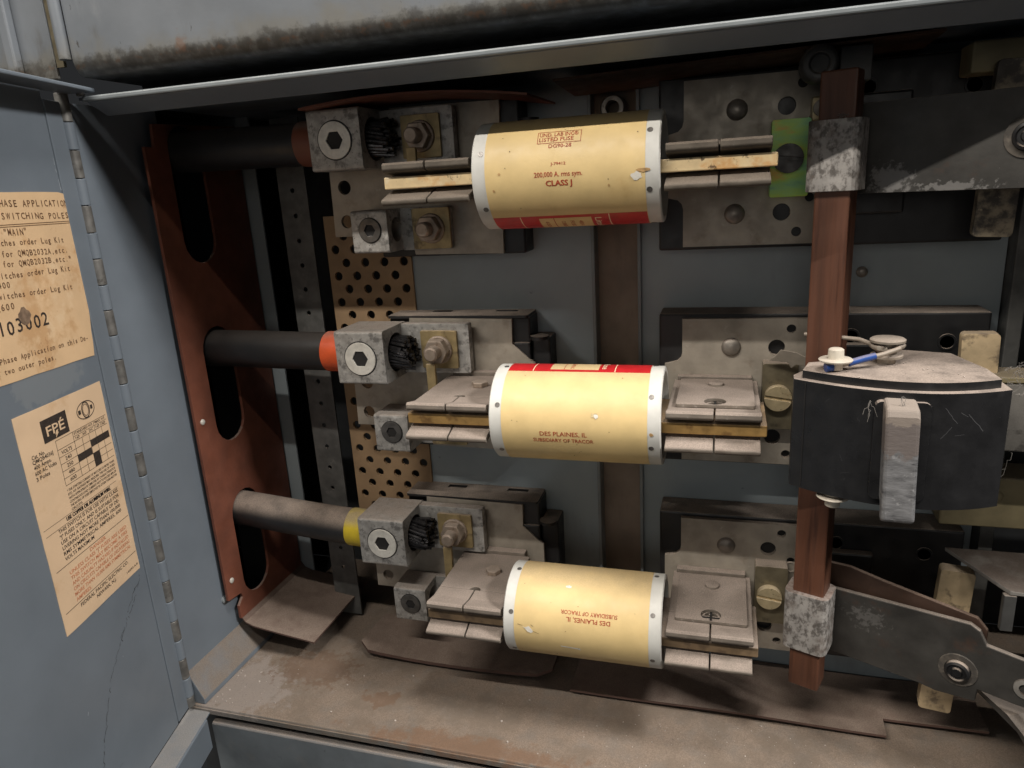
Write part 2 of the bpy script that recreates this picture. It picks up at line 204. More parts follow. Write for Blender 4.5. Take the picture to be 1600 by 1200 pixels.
# ------------------------------------------------------------------ mesh helpers
class MB:
    def __init__(s): s.v = []; s.f = []; s.sm = []
    def add(s, vs, fs, smooth=False):
        k = len(s.v); s.v += [tuple(p) for p in vs]; s.f += [tuple(i+k for i in f) for f in fs]; s.sm += [smooth]*len(fs); return s
    def box(s, x0, x1, y0, y1, z0, z1, T=None):
        vs = [Vector((x, y, z)) for x in (x0, x1) for y in (y0, y1) for z in (z0, z1)]
        if T: vs = [T @ p for p in vs]
        return s.add(vs, [(0,1,3,2), (4,6,7,5), (0,4,5,1), (2,3,7,6), (0,2,6,4), (1,5,7,3)])
    def cyl(s, p0, p1, r0, r1=None, seg=24, caps=True, smooth=True):
        r1 = r0 if r1 is None else r1
        p0 = Vector(p0); p1 = Vector(p1); d = (p1-p0).normalized(); a = d.orthogonal().normalized(); b = d.cross(a)
        vs = []
        for i in range(seg):
            t = 2*PI*i/seg; q = a*math.cos(t) + b*math.sin(t); vs += [p0+q*r0, p1+q*r1]
        s.add(vs, [(2*i, 2*((i+1) % seg), 2*((i+1) % seg)+1, 2*i+1) for i in range(seg)], smooth)
        if caps:
            s.add(vs[0::2], [tuple(range(seg))[::-1]]); s.add(vs[1::2], [tuple(range(seg))])
        return s
    def lathe(s, p0, axis, prof, seg=32, smooth=True):
        """prof: (along, radius) list"""
        p0 = Vector(p0); d = Vector(axis).normalized(); a = d.orthogonal().normalized(); b = d.cross(a); n = len(prof); vs = []
        for i in range(seg):
            t = 2*PI*i/seg; q = a*math.cos(t) + b*math.sin(t)
            vs += [p0 + d*h + q*max(r, 1e-6) for h, r in prof]
        fs = [(i*n+j, ((i+1) % seg)*n+j, ((i+1) % seg)*n+j+1, i*n+j+1) for i in range(seg) for j in range(n-1)]
        return s.add(vs, fs, smooth)
    def prism(s, outer, holes, mapf, d0, d1):
        """2-D outline with holes, mapf(u, v, d) -> point"""
        loops = [list(outer)] + [list(h) for h in holes]
        tri = tessellate_polygon([[Vector((u, v, 0)) for u, v in lp] for lp in loops])
        flat = [p for lp in loops for p in lp]; n = len(flat)
        vs = [mapf(u, v, d0) for u, v in flat] + [mapf(u, v, d1) for u, v in flat]
        fs = [tuple(t) for t in tri] + [tuple(i+n for i in reversed(t)) for t in tri]
        k = 0
        for lp in loops:
            m = len(lp); fs += [(k+i, k+(i+1) % m, k+(i+1) % m+n, k+i+n) for i in range(m)]; k += m
        return s.add(vs, fs)
    def tube(s, pts, r, seg=14, caps=True, smooth=True):
        P = [Vector(p) for p in pts]; n = len(P); a = None; vs = []
        for i, p in enumerate(P):
            d = (P[min(i+1, n-1)] - P[max(i-1, 0)]).normalized()
            if a is None: a = d.orthogonal().normalized()
            a = (a - d*a.dot(d)).normalized(); b = d.cross(a)
            rr = r[i] if isinstance(r, (list, tuple)) else r
            vs += [p + (a*math.cos(2*PI*k/seg) + b*math.sin(2*PI*k/seg))*rr for k in range(seg)]
        s.add(vs, [(i*seg+k, i*seg+(k+1) % seg, (i+1)*seg+(k+1) % seg, (i+1)*seg+k) for i in range(n-1) for k in range(seg)], smooth)
        if caps: s.add(vs[:seg], [tuple(range(seg))[::-1]]); s.add(vs[-seg:], [tuple(range(seg))])
        return s
    def hexa(s, p0, p1, r, rot=0.0):
        p0 = Vector(p0); p1 = Vector(p1); d = (p1-p0).normalized(); a = d.orthogonal().normalized(); b = d.cross(a)
        vs = []
        for i in range(6):
            t = 2*PI*i/6 + rot; q = a*math.cos(t) + b*math.sin(t); vs += [p0+q*r, p1+q*r]
        s.add(vs, [(2*i, 2*((i+1) % 6), 2*((i+1) % 6)+1, 2*i+1) for i in range(6)] + [(10,8,6,4,2,0), (1,3,5,7,9,11)])
        return s
    def build(s, name, m, parent=None, bevel=0.0, loc=None, seg=2):
        me = bpy.data.meshes.new(name); me.from_pydata(s.v, [], s.f)
        bm = bmesh.new(); bm.from_mesh(me); bmesh.ops.remove_doubles(bm, verts=bm.verts, dist=1e-7)
        bmesh.ops.recalc_face_normals(bm, faces=bm.faces)
        bm.to_mesh(me); bm.free()
        # smooth sides of round pieces only, split by angle
        me.polygons.foreach_set('use_smooth', [any(s.sm)]*len(me.polygons))
        if any(s.sm) and hasattr(me, 'set_sharp_from_angle'): me.set_sharp_from_angle(angle=math.radians(38))
        me.materials.append(m); me.update()
        o = bpy.data.objects.new(name, me); COL.objects.link(o)
        if parent is not None: o.parent = parent
        if loc is not None: o.location = loc
        if bevel > 0:
            b = o.modifiers.new('Bevel', 'BEVEL'); b.width = bevel; b.segments = seg; b.limit_method = 'ANGLE'; b.angle_limit = math.radians(40)
            b.use_clamp_overlap = True
        return o
def tag(o, label, cat, group=None, kind=None):
    o['label'] = label; o['category'] = cat
    if group: o['group'] = group
    if kind: o['kind'] = kind
    return o
def thing(name, label, cat, loc, group=None, rotz=0.0):
    o = bpy.data.objects.new(name, None); COL.objects.link(o); o.location = loc; o.rotation_euler = (0, 0, rotz); o.empty_display_size = .02
    return tag(o, label, cat, group)
def circ(x, y, r, n=20, a0=0.0, a1=2*PI):
    full = abs(a1-a0-2*PI) < 1e-6
    return [(x + r*math.cos(a0 + (a1-a0)*i/(n if full else n-1)), y + r*math.sin(a0 + (a1-a0)*i/(n if full else n-1))) for i in range(n)]
def rrect(x0, x1, y0, y1, r, n=5):
    p = []
    for cx, cy, a in ((x1-r, y1-r, 0), (x0+r, y1-r, 90), (x0+r, y0+r, 180), (x1-r, y0+r, 270)):
        p += [(cx + r*math.cos(math.radians(a+90*i/n)), cy + r*math.sin(math.radians(a+90*i/n))) for i in range(n+1)]
    return p
XZ = lambda u, v, d: Vector((u, d, v))       # outline in x, z; depth along y
XY = lambda u, v, d: Vector((u, v, d))
YZ = lambda u, v, d: Vector((d, u, v))
mm = lambda pts: [(a*.001, b*.001) for a, b in pts]

# text: glyph outlines of the built-in font, as flat meshes (x to the right, y up, unit = cap height)
_tc = {}
def glyphs(s):
    if s in _tc: return _tc[s]
    cu = bpy.data.curves.new('lettering', 'FONT'); cu.body = s; cu.size = 1.0; cu.resolution_u = 2; cu.offset = .011
    o = bpy.data.objects.new('lettering', cu); COL.objects.link(o)
    bpy.context.view_layer.update()
    me = bpy.data.meshes.new_from_object(o.evaluated_get(bpy.context.evaluated_depsgraph_get()))
    vs = [(v.co.x/.69, v.co.y/.69) for v in me.vertices]; fs = [tuple(p.vertices) for p in me.polygons]
    bpy.data.objects.remove(o); bpy.data.meshes.remove(me); bpy.data.curves.remove(cu)
    _tc[s] = (vs, fs); return _tc[s]
def put_text(mb, s, h, w, place, mono=False, slant=0.0):
    """place(x, y) maps text-plane metres to a point; text is h tall (capitals), w wide"""
    if mono:
        n = len(s); pitch = w/n
        for i, ch in enumerate(s):
            if ch == ' ': continue
            vs, fs = glyphs(ch)
            if not vs: continue
            x0 = min(v[0] for v in vs); x1 = max(v[0] for v in vs); cw = (x1-x0) or .1
            k = min(pitch*.80/cw, h*1.05) if ch not in '.,\'il1I' else min(pitch*.35/cw, h)
            jx = random.uniform(-.03, .03)*pitch; jy = random.uniform(-.05, .05)*h
            mb.add([place(i*pitch + pitch/2 + (v[0]-(x0+x1)/2)*k + jx, v[1]*h + jy) for v in vs], fs)
        return
    vs, fs = glyphs(s)
    x0 = min(v[0] for v in vs); x1 = max(v[0] for v in vs); k = (w/(x1-x0)) if w else h
    mb.add([place((v[0]-x0)*k + v[1]*h*slant, v[1]*h) for v in vs], fs)

# ------------------------------------------------------------------ the steel enclosure
FRONT = -.045; FLZ = -.207; TOPZ = .1845; BACK = .074; WX = -.318
enc = thing('switch_enclosure', 'grey painted steel enclosure whose dusty floor, top lip and back panel hold the fuse gear', 'enclosure', (0, BACK, FLZ))
el = (0, -BACK, -FLZ)
f = MB(); f.box(WX+.0005, .36, FRONT, .16, FLZ-.003, FLZ)
f.build('floor_plate', M_floor, enc, .0012, el)
f = MB(); f.box(WX, .36, FRONT-.0012, FRONT-.0002, FLZ-.005, FLZ-.0012); f.build('floor_edge', M_floor, enc, .0003, el)
t = MB(); t.box(WX+.008, .36, FRONT+.0024, .16, TOPZ-.001, TOPZ+.0004); t.build('top_plate', M_paint, enc, 0, el)
t = MB(); t.box(WX+.012, .36, FRONT, FRONT+.0025, TOPZ-.0022, TOPZ+.0006); t.build('top_lip', M_lip, enc, .0008, el)
w = MB(); w.box(WX-.002, WX, FRONT, .022, FLZ, TOPZ-.0015); w.build('side_wall', M_paint, enc, 0, el)
w = MB(); w.prism([(WX, FLZ), (WX+.0105, FLZ), (WX+.0105, -.2030), (WX+.0095, -.2010), (WX, -.1826)], [], lambda u, v, d: Vector((u, d, v)), FRONT+.0015, .045)
w.build('wall_foot', mat('dusty grey ledge', GREYBLUE, .6, var=.1, dust=.95, dcol=(.19,.155,.125), dlo=.1, dhi=.5), enc, .0006, el)
b = MB(); b.box(-.1765, -.0505, BACK, BACK+.0015, FLZ, TOPZ); b.box(-.0208, .176, BACK, BACK+.0015, FLZ, TOPZ)
b.box(-.372, -.3015, .0935, .095, FLZ, TOPZ)
b.build('back_panel', M_back, enc, 0, el)
b = MB(); b.box(-.0505, -.0208, BACK+.011, BACK+.0125, FLZ, TOPZ); b.build('channel', M_chan, enc, 0, el)
for x in (-.0512, -.0224):
    b = MB(); b.box(x, x+.0022, BACK-.0035, BACK+.011, FLZ, TOPZ); b.build('channel_lip', M_lip, enc, .0004, el)
b = MB(); b.box(.1765, .184, BACK-.012, BACK+.003, FLZ, TOPZ); b.build('corner_strip', M_strut, enc, .0006, el)
b = MB(); b.box(-.48, .36, .1595, .161, FLZ, TOPZ); b.box(.2615, .263, FRONT+.004, .16, FLZ, TOPZ-.001); b.box(-.48, -.478, .021, .16, FLZ, TOPZ)  # right end wall is placed to block the aisle lamp
b.box(-.48, WX-.0022, .0205, .022, FLZ, TOPZ); b.box(-.48, WX, .0205, .16, FLZ-.003, FLZ-.0005); b.box(-.48, WX+.0078, .0205, .16, TOPZ-.001, TOPZ+.0012)
b.build('cavity_wall', M_cavity, enc, 0, el)
def panhead(mb, x, y, z, r, h):
    mb.lathe((x, y, z), (0, -1, 0), [(0, r), (h*.5, r*.95), (h*.85, r*.7), (h, r*.3), (h, 0)], 20)
for x, z in ((.105, .066), (.0, .155), (.150, .140)):
    s_ = MB(); panhead(s_, x, BACK, z, .0032, .002); s_.build('panel_screw', M_steel, enc, 0, el)
r_ = MB(); r_.lathe((-.036, BACK-.002, .166), (0, -1, 0), [(-.012, .0075), (0, .0075), (.002, .0065), (.002, .0042), (-.008, .004)], 28); r_.build('channel_nut', M_steel, enc, 0, el)
s_ = MB(); s_.lathe((WX, .003, -.155), (1, 0, 0), [(0, .003), (.001, .0028), (.002, .0012), (.002, 0)], 16); s_.build('wall_screw', M_lip, enc, 0, el)

# ------------------------------------------------------------------ cabinet faces above and below
up = thing('upper_cover', 'weathered grey steel cover with rusty grime along its bottom edge above the open compartment', 'cover panel', (0, FRONT, .194))
ul = (0, -FRONT, -.194)
p = MB()
p.box(-.3047, .6, FRONT-.0015, FRONT, .2037, .45); p.build('face', M_upper, up, 0, ul)
p = MB(); arc = [(FRONT-.0015+.0065*(1-math.cos(a)), .2037-.0088*math.sin(a)) for a in [math.radians(d) for d in range(0, 91, 9)]]
p.prism(arc + [(FRONT+.045, .1949), (FRONT+.045, .1961)] + [(FRONT+.0055, .1961), (FRONT, .2037)], [], YZ, -.3047, .6); p.sm = [True]*len(p.sm); p.build('bottom_edge', M_upper, up, 0, ul)
p = MB(); p.box(-.3047, .6, FRONT+.045, FRONT+.0465, .1865, .45); p.build('gap_shade', M_dark, up, 0, ul)  # dark sheet added behind the gap so it reads as deep shade
p = MB(); p.box(-.3167, -.3119, FRONT-.0008, FRONT+.001, .2004, .45); p.build('hinge_leaf', M_olive, up, 0, ul)
for k in range(7):
    p = MB(); z0 = .2031 + k*.0314; p.cyl((-.3084, FRONT-.0025, z0), (-.3084, FRONT-.0025, z0+.0309), .003, seg=18); p.build('hinge_knuckle', M_upper, up, .0003, ul)
sp = MB(); sp.box(-.46, -.3172, FRONT-.001, FRONT+.001, .1946, .45); sp.box(-.3455, -.339, FRONT-.006, FRONT-.001, .1946, .45)
o = sp.build('side_cover', M_upper, None, .0015); tag(o, 'light grey steel strip left of the upper hinge with an upright rib', 'cover panel')
low = thing('lower_cover', 'dusty dark grey steel cover below the compartment floor at the bottom edge', 'cover panel', (0, FRONT, -.22))
ll = (0, -FRONT, .22)
p = MB(); p.box(-.303, .6, FRONT-.001, FRONT+.001, -.45, -.2200); p.build('face', M_lower, low, 0, ll)
p = MB(); p.prism([(FRONT-.001, -.2200), (FRONT+.001, -.2200), (FRONT+.0045, -.2200), (FRONT+.0045, -.2184), (FRONT+.001, -.2184), (FRONT-.0004, -.2190)], [], YZ, -.303, .6); p.build('top_edge', M_lower, low, .0003, ll)
p = MB(); p.box(-.33, .6, FRONT+.014, FRONT+.0155, -.45, -.2105); p.build('gap_shade', M_cavity, low, 0, ll)  # dark backing added to keep the gap under the floor black

# ------------------------------------------------------------------ the open door on the left, with two paper labels
UU = Vector((.2521, -.9677, 0)); NN = Vector((.9677, .2521, 0)); P0 = Vector((WX, FRONT, 0))
DK = 1.064                                   # label layout to door size
DP = lambda u, n, z: P0 + UU*u*DK + NN*n + Vector((0, 0, z*DK - .0081))
door = thing('compartment_door', 'open grey steel door on a long hinge carrying two tan paper labels', 'door', (P0.x, P0.y, FLZ))
DT = Matrix((UU, NN, Vector((0,0,1)))).transposed().to_4x4(); DT.translation = P0
dl = (-P0.x, -P0.y, -FLZ)
p = MB(); p.box(.0190, .45, -.002, 0, FLZ, .190, DT); p.build('door_panel', M_door, door, 0, dl)
p = MB(); p.box(.003, .0184, -.0016, .0006, FLZ+.001, .183, DT); p.build('hinge_leaf', M_door, door, .0004, dl)
p = MB(); p.box(.0, .45, .0008, .0185, .1871, .1892, DT); p.build('top_flange', M_door, door, .0006, dl)
p = MB(); p.box(.0, .45, -.002, .0145, FLZ-.0045, FLZ-.003, DT); p.build('bottom_flange', mat('dusty flange paint', GREYBLUE, .5, var=.1, dust=.7, dcol=(.27,.25,.23)), door, .0004, dl)
p = MB(); p.box(.012, .45, .0145, .016, FLZ-.026, FLZ-.003, DT); p.build('flange_skirt', M_door, door, .0004, dl)
hinge = MB(); hinge.cyl((WX+.0008, FRONT-.002, FLZ+.001), (WX+.0008, FRONT-.002, .187), .0018, seg=12); hinge = hinge.build('hinge', M_knuckle, door, 0, dl)
z = .1875; k = 0
while z > FLZ+.002:
    L_ = .0151 if k % 2 == 0 else .0146
    p = MB(); z1 = max(z-L_+.0004, FLZ+.0008)
    hx = Vector((WX+.0008, FRONT-.002, 0)); r = .0036 if k % 2 else .0034
    p.cyl(hx+Vector((0,0,z1)), hx+Vector((0,0,z)), r, seg=20)
    p.box(-.001 if k % 2 else .0, .004, -.0014, .0008, z1, z, DT)
    p.build('hinge_knuckle', M_door if k % 2 else M_knuckle, hinge, .0003); z -= L_; k += 1
def scratch(name, pts, w, m, n0=.00006, jit=.0006, seed=1):
    rs = random.Random(seed); q = MB(); P = []
    for (a, b_), (c, d) in zip(pts[:-1], pts[1:]):
        k = max(2, int(math.hypot(c-a, d-b_)/.0016))
        P += [(a+(c-a)*i/k + rs.gauss(0, jit), b_+(d-b_)*i/k + rs.gauss(0, jit*.5)) for i in range(k)]
    for (a, b_), (c, d) in zip(P[:-1], P[1:]):
        if rs.random() < .22: continue
        ww = w*rs.uniform(.3, 1.3); L_ = math.hypot(c-a, d-b_) or 1e-6; nx, nz = -(d-b_)/L_*ww, (c-a)/L_*ww
        q.add([DP(a-nx, n0, b_-nz), DP(a+nx, n0, b_+nz), DP(c+nx, n0, d+nz), DP(c-nx, n0, d-nz)], [(0,1,2,3)])
    return q.build(name, m, door, 0, dl)
M_scr = mat('dark scratch', (0.045,0.05,0.055), .6, var=.3, vscale=300); M_scrl = mat('pale scuff', (0.30,0.33,0.36), .5, var=.2, vscale=300)
scratch('paint_crack', [(.0225, -.078), (.034, -.090), (.050, -.100), (.068, -.118), (.085, -.150), (.10, -.19)], .00022, M_scr, seed=2)
scratch('paint_crack', [(.024, -.081), (.038, -.088), (.052, -.105)], .00018, M_scr, seed=3, jit=.0012)
scratch('paint_chip', [(.0188, .152), (.0176, .133), (.0180, .118)], .00028, M_scrl, seed=4, jit=.0003)
scratch('paint_chip', [(.0205, .036), (.0200, .005), (.0212, -.03), (.0222, -.076)], .00022, M_scrl, seed=5, jit=.0004)
for k in range(9):
    u = random.uniform(.03, .10); z_ = random.uniform(-.16, .16)
    if -.09 < z_ < .15: z_ -= .0; u = random.uniform(.001, .02) if k % 2 else u
    scratch('paint_chip', [(u, z_), (u + random.uniform(-.002, .002), z_ + random.uniform(.001, .004))], .0003, M_scrl, seed=20+k, jit=.0002)
s_ = MB(); s_.lathe(DP(.0, .010, .1832), (0, 0, -1), [(0, .0022), (.001, .002), (.0012, 0)], 14); s_.build('rivet', M_steel, door, 0, dl)

def label_outline(pts): return pts
def door_label(name, m, outline, n0=.0002):
    p = MB(); p.prism(outline, [], lambda u, v, d: DP(u, d, v), .00005, n0+.0001); return p.build(name, m, door, 0, dl)
def wav(a, b, n, amp):
    return [(a[0]+(b[0]-a[0])*i/n + random.uniform(-amp, amp), a[1]+(b[1]-a[1])*i/n + random.uniform(-amp, amp)) for i in range(n)]
out1 = wav((.150, .1375), (.0098, .1352), 12, .00015) + [(.0090, .133)] + wav((.0102, .128), (.0205, .052), 12, .0003) + wav((.0207, .0515), (.150, .0555), 14, .00015)
lab1 = door_label('instruction_label', M_paper_old, out1)
out2 = wav((.0884, .0378), (.0212, .0372), 10, .0001) + wav((.0212, .0372), (.0220, -.0748), 14, .00012) + wav((.0220, -.0748), (.0887, -.0742), 10, .0001) + wav((.0887, -.0742), (.0884, .0378), 14, .00012)
lab2 = door_label('rating_label', M_paper, out2)
patches(M_door, [((.215,.235,.25), 55, .52, .60, .6, 3.0, tuple(DP(.06, 0, .0475)), .030, (1, 1, 2.6))])
def DTXT(u0, z0, n=.00042, tilt=0.0):
    return lambda x, y: DP(u0 - x, n, z0 + y + x*tilt)
def line_text(mb, s, u0, z0, u1, z1, h, mono=False):
    w = u0-u1; put_text(mb, s, h, w, DTXT(u0, z0, tilt=(z1-z0)/w), mono)
def drect(mb, u0, u1, z0, z1, n=.00042, tilt=0.0):
    mb.add([DP(u0, n, z0), DP(u1, n, z0+(u0-u1)*tilt), DP(u1, n, z1+(u0-u1)*tilt), DP(u0, n, z1)], [(0,1,2,3)])
# label one: typed instruction, its left part runs out of the frame
p = MB(); tl = -.0135
line_text(p, 'FOR SINGLE PHASE APPLICATION,', .1010, .1306, .0125, .1284, .0030, True)
line_text(p, 'AND TWO SWITCHING POLES', .0905, .1250, .0168, .1225, .0029, True)
drect(p, .12, .0155, .1222, .1225, tilt=-.012); drect(p, .12, .0155, .1213, .1216, tilt=-.012)
line_text(p, 'When used as a "MAIN"', .1050, .1180, .0500, .1166, .0030, True)
line_text(p, 'For 200A Switches order Lug Kit', .1010, .1142, .0250, .1110, .0027, True)
line_text(p, 'QMQBK200A for QMQB2032A,etc.', .0960, .1092, .0236, .1058, .0027, True)
line_text(p, 'QMQBK200B for QMQB2032B,etc.*', .0965, .1046, .0222, .1014, .0027, True)
line_text(p, 'For 400A Switches order Lug Kit', .1010, .0995, .0250, .0968, .0027, True)
line_text(p, 'QMQBK400', .0905, .0950, .0690, .0944, .0027, True)
line_text(p, 'For 600A Switches order Lug Kit', .1030, .0910, .0262, .0876, .0027, True)
line_text(p, 'QMQBK600', .0935, .0855, .0695, .0846, .0029, True)
line_text(p, '*Note: For Single Phase Application on this De-', .1270, .0640, .0228, .0602, .0026, True)
line_text(p, 'sign Please use two outer poles.', .1220, .0588, .0500, .0564, .0026, True)
p.build('typed_text', M_printbrown, lab1)
p = MB(); line_text(p, '103002', .0840, .0742, .0490, .0735, .0062, True); 
p.build('stamped_number', M_print, lab1)
p = MB(); bl = [(.0650+.0042*math.cos(a)*random.uniform(.8, 1.1), .0805+.0040*math.sin(a)*random.uniform(.8, 1.1)) for a in [2*PI*i/14 for i in range(14)]]
p.prism(bl, [], lambda u, v, d: DP(u, d, v), .00041, .00044)
p.build('ink_smear', mat('grey brown ink smear', (0.20,0.135,0.09), .7, var=.35, vscale=300), lab1)
# label two
p = MB(); drect(p, .0722, .0532, .0200, .0312); 
p.build('logo_block', M_print, lab2)
p = MB(); put_text(p, 'FPÉ', .0047, .0135, DTXT(.0695, .0228, n=.0006))
p.add([DP(u, .0006, z) for u, z in ((.0628, .0238), (.0612, .0240), (.0620, .0226), (.0612, .0226), (.0640, .0202), (.0632, .0220), (.0640, .0220))], [(0,1,2,3,4,5,6)])
p.build('logo_lettering', M_paper, lab2)
p = MB()
def ring(u, z, a, b_, w_, n=28):
    p.prism([(u+a*math.cos(2*PI*i/n), z+b_*math.sin(2*PI*i/n)) for i in range(n)], [[(u+(a-w_)*math.cos(2*PI*i/n), z+(b_-w_)*math.sin(2*PI*i/n)) for i in range(n)]], lambda q, v, d: DP(q, d, v), .0004, .00045)
ring(.0378, .0263, .0075, .0047, .00045); ring(.0378, .0263, .0033, .0044, .0006); ring(.0378, .0263, .0024, .0032, .0003)
drect(p, .0440, .0419, .0252, .0274); drect(p, .0338, .0320, .0254, .0275)
lw = .00022
for zz, a in ((.0188, .0648), (.0139, .0648), (.0100, .0649), (.0064, .0650), (.0027, .0651), (-.0010, .0652), (-.0047, .0652)):
    drect(p, a, .0230, zz-lw/2, zz+lw/2)
drect(p, .0518, .0230, .0162, .0164)
for uu, z1 in ((.0650, .0188), (.0518, .0188), (.0456, .0139), (.0398, .0139), (.0342, .0188), (.0286, .0164)):
    drect(p, uu, uu-lw, -.0047, z1)
drect(p, .0516, .0400, .0028, .0063); drect(p, .0340, .0232, .0064, .0100); drect(p, .0397, .0343, .0064, .0100+.0), drect(p, .0397, .0343, -.0046, .0027)
for s_, u0, z0, u1, h in (('STANDARD H.P.', .0508, .0170, .0350, .0013), ('*MAX. H.P.', .0335, .0170, .0240, .0013), ('1Ø', .0502, .0145, .0470, .0013), ('3Ø', .0446, .0145, .0412, .0013), ('DC', .0388, .0145, .0354, .0013),
        ('1Ø', .0330, .0145, .0298, .0013), ('3Ø', .0278, .0145, .0244, .0013), ('VOLTS', .0625, .0109, .0545, .0019), ('240', .0608, .0073, .0560, .0019), ('250', .0608, .0036, .0560, .0019), ('480', .0608, -.0001, .0560, .0019), ('600', .0608, -.0038, .0560, .0019),
        ('Cat. No.', .0826, .0158, .0735, .0019), ('QMQB4036J', .0828, .0135, .0682, .0019), ('400 Amps.', .0828, .0108, .0705, .0019), ('600 AC Volts', .0829, .0080, .0676, .0019), ('3 Poles', .0830, .0052, .0735, .0019)):
    line_text(p, s_, u0, z0, u1, z0, h)
for i, s_ in enumerate(('* THE STARTING CURRENT OF MOTORS OF MORE THAN', 'STD. H.P. RATINGS MAY REQUIRE THE USE OF FUSES', 'WITH APPROPRIATE TIME DELAY CHARACTERISTICS.', 'CONTINUOUS LOAD CURRENT NOT TO EXCEED 80% OF', 'THE RATING OF FUSES EMPLOYED IN OTHER THAN MOTOR')):
    line_text(p, s_, .0650, -.0080-.0020*i, .0243, -.0080-.0020*i, .00125)
line_text(p, 'CIRCUITS.', .0650, -.0180, .0560, -.0180, .00125)
drect(p, .0868, .0262, -.0187, -.0185)
for dx in (0, .00016, .0003): put_text(p, 'USE COPPER OR ALUMINUM WIRE.', .0020, .0380, DTXT(.0702-dx, -.0212))
drect(p, .0862, .0262, -.0223, -.0221)
for i, (s_, w_) in enumerate((('THIS SWITCH IS FOR USE WITH CLASS', .0508), ('"J" FUSES ONLY, AND IS SUITABLE FOR', .0508), ('USE ON A CIRCUIT CAPABLE OF DE-', .0500), ('LIVERING NOT MORE THAN 100,000', .0500), ('RMS SYMMETRICAL AMPERES, 600', .0500), ('VOLTS MAXIMUM', .0238))):
    put_text(p, s_, .0019, w_, DTXT(.0775, -.0258-.00292*i + .0012))
drect(p, .0854, .0226, -.0414, -.0411); drect(p, .0860, .0228, -.0636, -.0633)
put_text(p, 'FEDERAL PACIFIC ELECTRIC CO.', .0019, .0432, DTXT(.0747, -.0664)); put_text(p, 'NEWARK, N.J.', .0019, .0175, DTXT(.0620, -.0694)); put_text(p, '142093 A-8', .0012, .0110, DTXT(.0345, -.0716))
p.build('printed_text', M_print, lab2)
p = MB(); put_text(p, 'DANGER', .0020, .0140, DTXT(.0590, -.0440))
for i, (s_, w_) in enumerate((('UNLESS CLASS "J" FUSES ARE USED', .0505), ('THIS SWITCH MAY BECOME A FIRE', .0505), ('AND CASUALTY HAZARD IF INSTALLED', .0505), ('ON CIRCUITS CAPABLE OF DELIVERING', .0505), ('MORE THAN 10,000 RMS SYMMETRICAL', .0505), ('AMPERES.', .0125))):
    put_text(p, s_, .0019, w_, DTXT(.0768, -.0471-.0030*i))
p.build('warning_text', M_printred, lab2)

# ------------------------------------------------------------------ fibre insulation
rp = thing('fibre_barrier', 'red fibre barrier with three long slots where the cables enter, folded at its foot', 'insulating barrier', (-.3132, .045, -.178))
RL = (.3132, -.045, .178)
def slot(y0, y1, z0, z1, n=9):
    r = (y1-y0)/2; c = (y0+y1)/2
    return [(c + r*math.cos(a), z1-r + r*math.sin(a)) for a in [PI*i/n for i in range(n+1)]] + [(c + r*math.cos(a), z0+r + r*math.sin(a)) for a in [PI+PI*i/n for i in range(n+1)]]
outl = [(0.0008, 0.1611), (0.0093, 0.1611), (0.0104, 0.1749), (0.0923, 0.1776), (0.0912, -0.1762), (0.0104, -0.1751), (0.0104, -0.1645), (0.0157, -0.1597), (0.0146, -0.156), (0.0008, -0.1544)]
p = MB(); p.prism(outl, [slot(.0208, .0519, .0866, .1755), slot(.0200, .0508, -.0411, .0424), slot(.0200, .0508, -.1634, -.0810)], YZ, -.3142, -.3120); p.build('slotted_sheet', M_red, rp, .0002, RL)
pf = [(-0.3132, -0.1736), (-0.31, -0.1783), (-0.3031, -0.181), (-0.2808, -0.1842), (-0.2531, -0.1879)]
vs = [Vector((x, y, zz)) for x, zz in pf for y in (.0114, .0940)]; vs2 = [v + Vector((0, 0, -.0013)) for v in vs]
p = MB(); m_ = len(vs); fs = [(2*i, 2*i+2, 2*i+3, 2*i+1) for i in range(len(pf)-1)]
fs += [tuple(j+m_ for j in reversed(q)) for q in fs] + [(2*i, 2*i+m_, 2*i+2+m_, 2*i+2) for i in range(len(pf)-1)] + [(2*i+1, 2*i+3, 2*i+3+m_, 2*i+1+m_) for i in range(len(pf)-1)] + [(m_-2, 2*m_-2, 2*m_-1, m_-1)]
p.add(vs+vs2, fs); p.build('foot_flap', M_redsheet, rp, 0, RL)
for y, zz in ((.0072, -.0187), (.0072, -.1411)):
    s_ = MB(); s_.lathe((-.3122, y, zz), (1, 0, 0), [(0, .0022), (.0008, .002), (.0014, .001), (.0014, 0)], 14); s_.build('rivet', M_screw, rp, 0, RL)
def bent_sheet(name, label, cat, outline_front, back_y, thick, m, curve, xs):
    """sheet lying roughly flat: for every x a front y, and a height curve(x, t)"""
    p = MB(); nx = len(xs); ny = 5; vs = []
    for x in xs:
        y0 = outline_front(x)
        for j in range(ny+1):
            t = j/ny; y = y0 + (back_y-y0)*t; vs.append(Vector((x, y, curve(x, t))))
    k = len(vs); w = ny+1
    fs = [(i*w+j, (i+1)*w+j, (i+1)*w+j+1, i*w+j+1) for i in range(nx-1) for j in range(ny)]
    low_ = [tuple(q+k for q in reversed(f)) for f in fs]
    rim = []
    for i in range(nx-1): rim += [(i*w, i*w+k, (i+1)*w+k, (i+1)*w), (i*w+ny, (i+1)*w+ny, (i+1)*w+ny+k, i*w+ny+k)]
    for j in range(ny): rim += [(j, j+1, j+1+k, j+k), ((nx-1)*w+j, (nx-1)*w+j+k, (nx-1)*w+j+1+k, (nx-1)*w+j+1)]
    p.add(vs + [v - Vector((0, 0, thick)) for v in vs], fs+low_+rim, True)
    o = p.build(name, m, None, 0); return tag(o, label, cat)
lin = lambda a, b, n: [a + (b-a)*i/n for i in range(n+1)]
